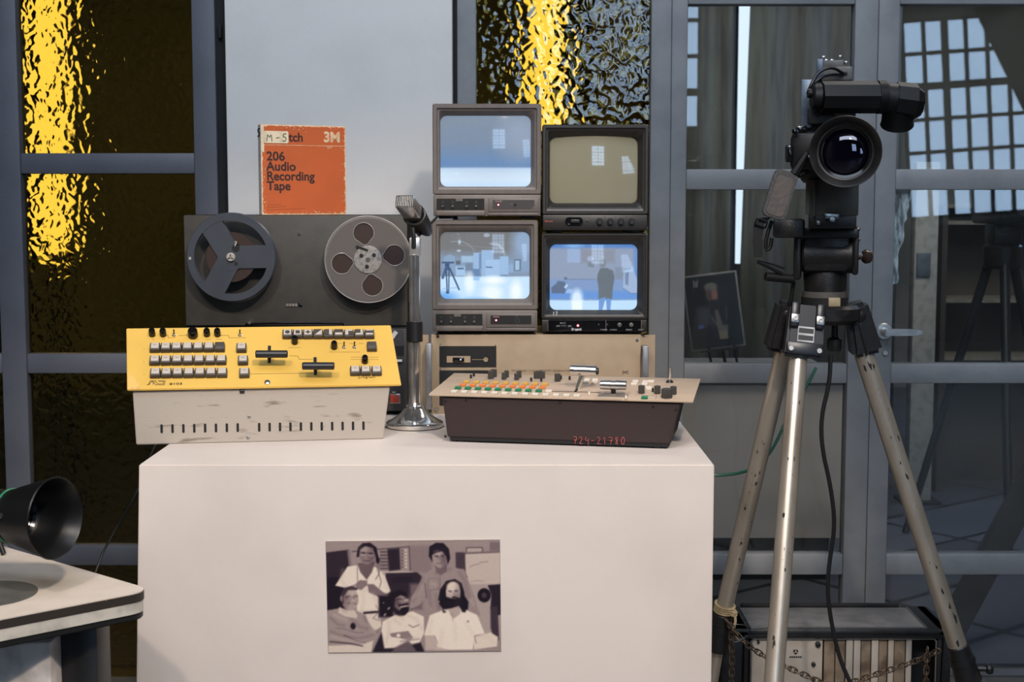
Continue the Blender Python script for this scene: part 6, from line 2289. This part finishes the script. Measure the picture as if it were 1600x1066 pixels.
for a_ in (90, 210, 330):
    em.prism([(.0055 * math.cos(R(a_ + t)), .0055 * math.sin(R(a_ + t))) for t in (-48, -24, 0, 24, 48)] + [(.0018 * math.cos(R(a_ + t)), .0018 * math.sin(R(a_ + t))) for t in (30, -30)], -.0018, -.0012, M=T(e_[0], e_[1], 0) @ Matrix.Rotation(R(60), 4, 'Z'))
for i in range(6):
    em.box((e_[0] - .011 + i * .0044, e_[1] - .0115, -.0016), (.0034, .0034, .0008))
em.build('emblem', M['black'], rc, label='small round three part emblem')
for px_, py_, r_ in ((1278, 1007, .006), (1271, 1038, .0045), (1270, 1060, .004), (1185, 1003, .003)):
    q = kl(px_, py_)
    MB(FR).lathe([(r_, -.002), (r_ * .9, .004), (r_ * .5, .005), (0, .005)], 16, T(q[0], q[1], 0)).build('module_knob', M['black'], rc)
BRM = mat('dirty module strip', (124, 108, 90), 0.6, col2=(84, 68, 52), scale=20)
xs = [1288, 1306, 1322, 1334, 1346, 1362, 1374, 1388, 1398, 1416, 1426]
for i, (u, v) in enumerate(zip(xs, xs[1:])):
    q0, q1 = kl(u, 1000)[0], kl(v, 1000)[0]
    dark = (v - u) >= 14
    MB(FR).box(((q0 + q1) / 2, zt_ / 2 + .004, -.008 + (.003 if not dark else 0)), (q1 - q0 - .002, zt_ - .014, .008), .0008).build('circuit_card' if dark else 'card_edge', BRM if dark else FP, rc)
q0, q1 = kl(1427, 1000)[0], kl(1462, 1000)[0]
MB(FR).box(((q0 + q1) / 2, zt_ / 2 + .004, -.05), (q1 - q0, zt_ - .012, .004)).build('empty_bay', M['black_matt'], rc)
MB().tube([(x0 + .002, -.002, .02), (x0 + .002, -.002, zt_ - .006), (x0 + .008, -.002, zt_ - .001), (x1 - .008, -.002, zt_ - .001), (x1 - .002, -.002, zt_ - .006), (x1 - .002, -.002, .02)], .0022, seg=8).build('front_trim', M['steel'], rc)

# ------------------------------------------------------------------ pale table at the left with a broadcast lens
TZ = 0.544
A0 = onz(182, 933, TZ)
A1 = onz(0, 968, TZ)
B0 = onz(86, 877, TZ)
B1 = onz(165, 900, TZ)
u1 = (A1 - A0).normalized()
u2 = (B0 - B1).normalized()
# corner where the two edges meet
den = u1.x * u2.y - u1.y * u2.x
t_ = ((B1.x - A0.x) * u2.y - (B1.y - A0.y) * u2.x) / den
CN = A0 + u1 * t_
E1 = CN + u1 * 0.42
E2 = CN + u2 * 0.42
E3 = CN + u1 * 0.42 + u2 * 0.42
rc_ = 0.038
poly = []
cin = CN + u1 * rc_ + u2 * rc_
for i in range(9):
    t = i / 8
    p_ = CN + u1 * rc_ * (1 - t) ** 2 + u2 * rc_ * t ** 2
    poly.append((p_.x, p_.y))
poly += [(E2.x, E2.y), (E3.x, E3.y), (E1.x, E1.y)]
lt = thing('side_table', 'pale topped table with black edging and rounded corner at the left edge', 'table', (CN.x - .25, CN.y - .02, 0))
LO = Vector((CN.x - .25, CN.y - .02, 0))
poly = [(x - LO.x, y - LO.y) for x, y in poly]
ctr = (sum(p[0] for p in poly) / len(poly), sum(p[1] for p in poly) / len(poly))


def inset(k):
    return [(ctr[0] + (x - ctr[0]) * k, ctr[1] + (y - ctr[1]) * k) for x, y in poly]


WT = mat('pale cream laminate', (206, 194, 182), 0.45, col2=(200, 188, 176))
MB().prism(poly, TZ - .0145, TZ - .0006, bev=.001).build('edge_band', mat('dark speckled edging', (46, 40, 36), 0.5, col2=(120, 104, 88), scale=160, lo=0.68, hi=0.75), lt, label='dark speckled edging')
MB().prism(inset(.992), TZ - .002, TZ).build('table_top', WT, lt, label='pale cream tabletop')
MB().prism(inset(.985), TZ - .031, TZ - .0145).build('apron', mat('pale silver apron', (192, 186, 176), 0.4), lt)
MB().prism(inset(.98), TZ - .041, TZ - .031, bev=.002).build('lower_band', M['black'], lt)
lg0 = at(120, 1000, 2.02) - LO
MB().box((lg0.x, lg0.y + .03, (TZ - .041) / 2), (.066, .07, TZ - .041), .012).build('leg', M['black'], lt)
wb0 = at(86, 1040, 1.98) - LO
MB().box((wb0.x - .12, wb0.y + .04, (TZ - .06) / 2), (.235, .10, TZ - .06), .004).build('body_panel', mat('pale grey body panel', (206, 198, 192), 0.6), lt)
dd = onz(-25, 928, TZ + .001) - LO  # thin dark grey disc lying on the tabletop
MB().lathe([(0, TZ), (.074, TZ), (.074, TZ + .0008), (0, TZ + .0008)], 56, T(dd.x, dd.y, 0)).build('grey_disc', mat('flat grey disc', (92, 92, 90), 0.5), lt, label='dark grey round disc on the tabletop')

lc0 = at(86, 810, 1.99)
ax = Vector((.93, -.36, .03)).normalized()
ln = thing('camera_lens', 'black broadcast lens with flared hood over the side table', 'lens', tuple(lc0))
QM = ax.to_track_quat('Z', 'Y').to_matrix().to_4x4()
r0 = 66 * 1.99 / FPX
MB(QM).lathe([(r0 * .60, -.072), (r0 * .66, -.070), (r0 * .74, -.055), (r0 * .86, -.030), (r0 * .97, -.004), (r0, 0), (r0 * .985, .002), (r0 * .95, 0), (r0 * .80, -.032), (r0 * .66, -.058), (r0 * .60, -.062)], 64).build('lens_hood', mat('smooth black hood', (15, 15, 16), 0.36, spec=0.3, col2=(20, 20, 20), scale=8), ln, label='flared black lens hood')
for i, (q0, q1) in enumerate(((.60, .54), (.54, .48), (.48, .43))):
    MB(QM).lathe([(r0 * q0, -.062 - i * .006), (r0 * q1, -.066 - i * .006), (r0 * q1, -.070 - i * .006)], 48).build('inner_ring', M['black_gloss'], ln)
MB(QM).lathe([(r0 * .45, -.080), (r0 * .3, -.072), (0, -.070)], 40).build('front_element', LG, ln)
MB(QM).lathe([(0, -.28), (r0 * .58, -.28), (r0 * .60, -.15), (r0 * .66, -.145), (r0 * .66, -.11), (r0 * .62, -.105), (r0 * .64, -.072), (r0 * .45, -.0715)], 48).build('lens_barrel', M['black'], ln)
MB(QM).lathe([(r0 * .655, -.078), (r0 * .675, -.077), (r0 * .675, -.075), (r0 * .655, -.074)], 48).build('green_ring', mat('green ring', (40, 120, 84), 0.35), ln, label='thin green ring')
sc_ = at(5, 803, 1.985) - lc0
MB().lathe([(0, 0), (.0045, 0), (.004, .003), (0, .0035)], 14, T(*(sc_ + Vector((0, -.012, 0)))) @ FR).build('lock_screw', M['steel'], ln)
# the camera block that carries it, standing on the table beyond the frame
bk = QM @ Vector((0, 0, -.34))
MB().box((bk.x, bk.y, (TZ + .004 - lc0.z + .06) / 2), (.13, .12, .06 - (TZ + .004 - lc0.z)), .008).build('camera_block', M['black'], ln)
MB().box((bk.x, bk.y, TZ + .0025 - lc0.z), (.16, .14, .005), .002).build('foot_plate', M['black_matt'], ln)
kf = onz(6, 868, TZ) - lc0
MB().cyl((kf.x - .02, kf.y + .01, kf.z + .045), (kf.x, kf.y, kf.z + .002), .006, .004, 12).build('support_foot', M['black'], ln)
ca = at(145, 892, 2.55)
cbb = at(216, 768, 2.72)
tag(MB().tube([Vector((ca.x - .06, 2.5, .006)), Vector((ca.x - .04, 2.52, .2)), ca, ca.lerp(cbb, .5) + Vector((.004, 0, .01)), cbb, cbb + Vector((.03, .03, .10)), Vector((cbb.x + .05, 2.80, PT - .05))], .0024, seg=8, smooth=2).build('lead', M['black']), 'thin black lead running down behind the left side of the plinth', 'cable')
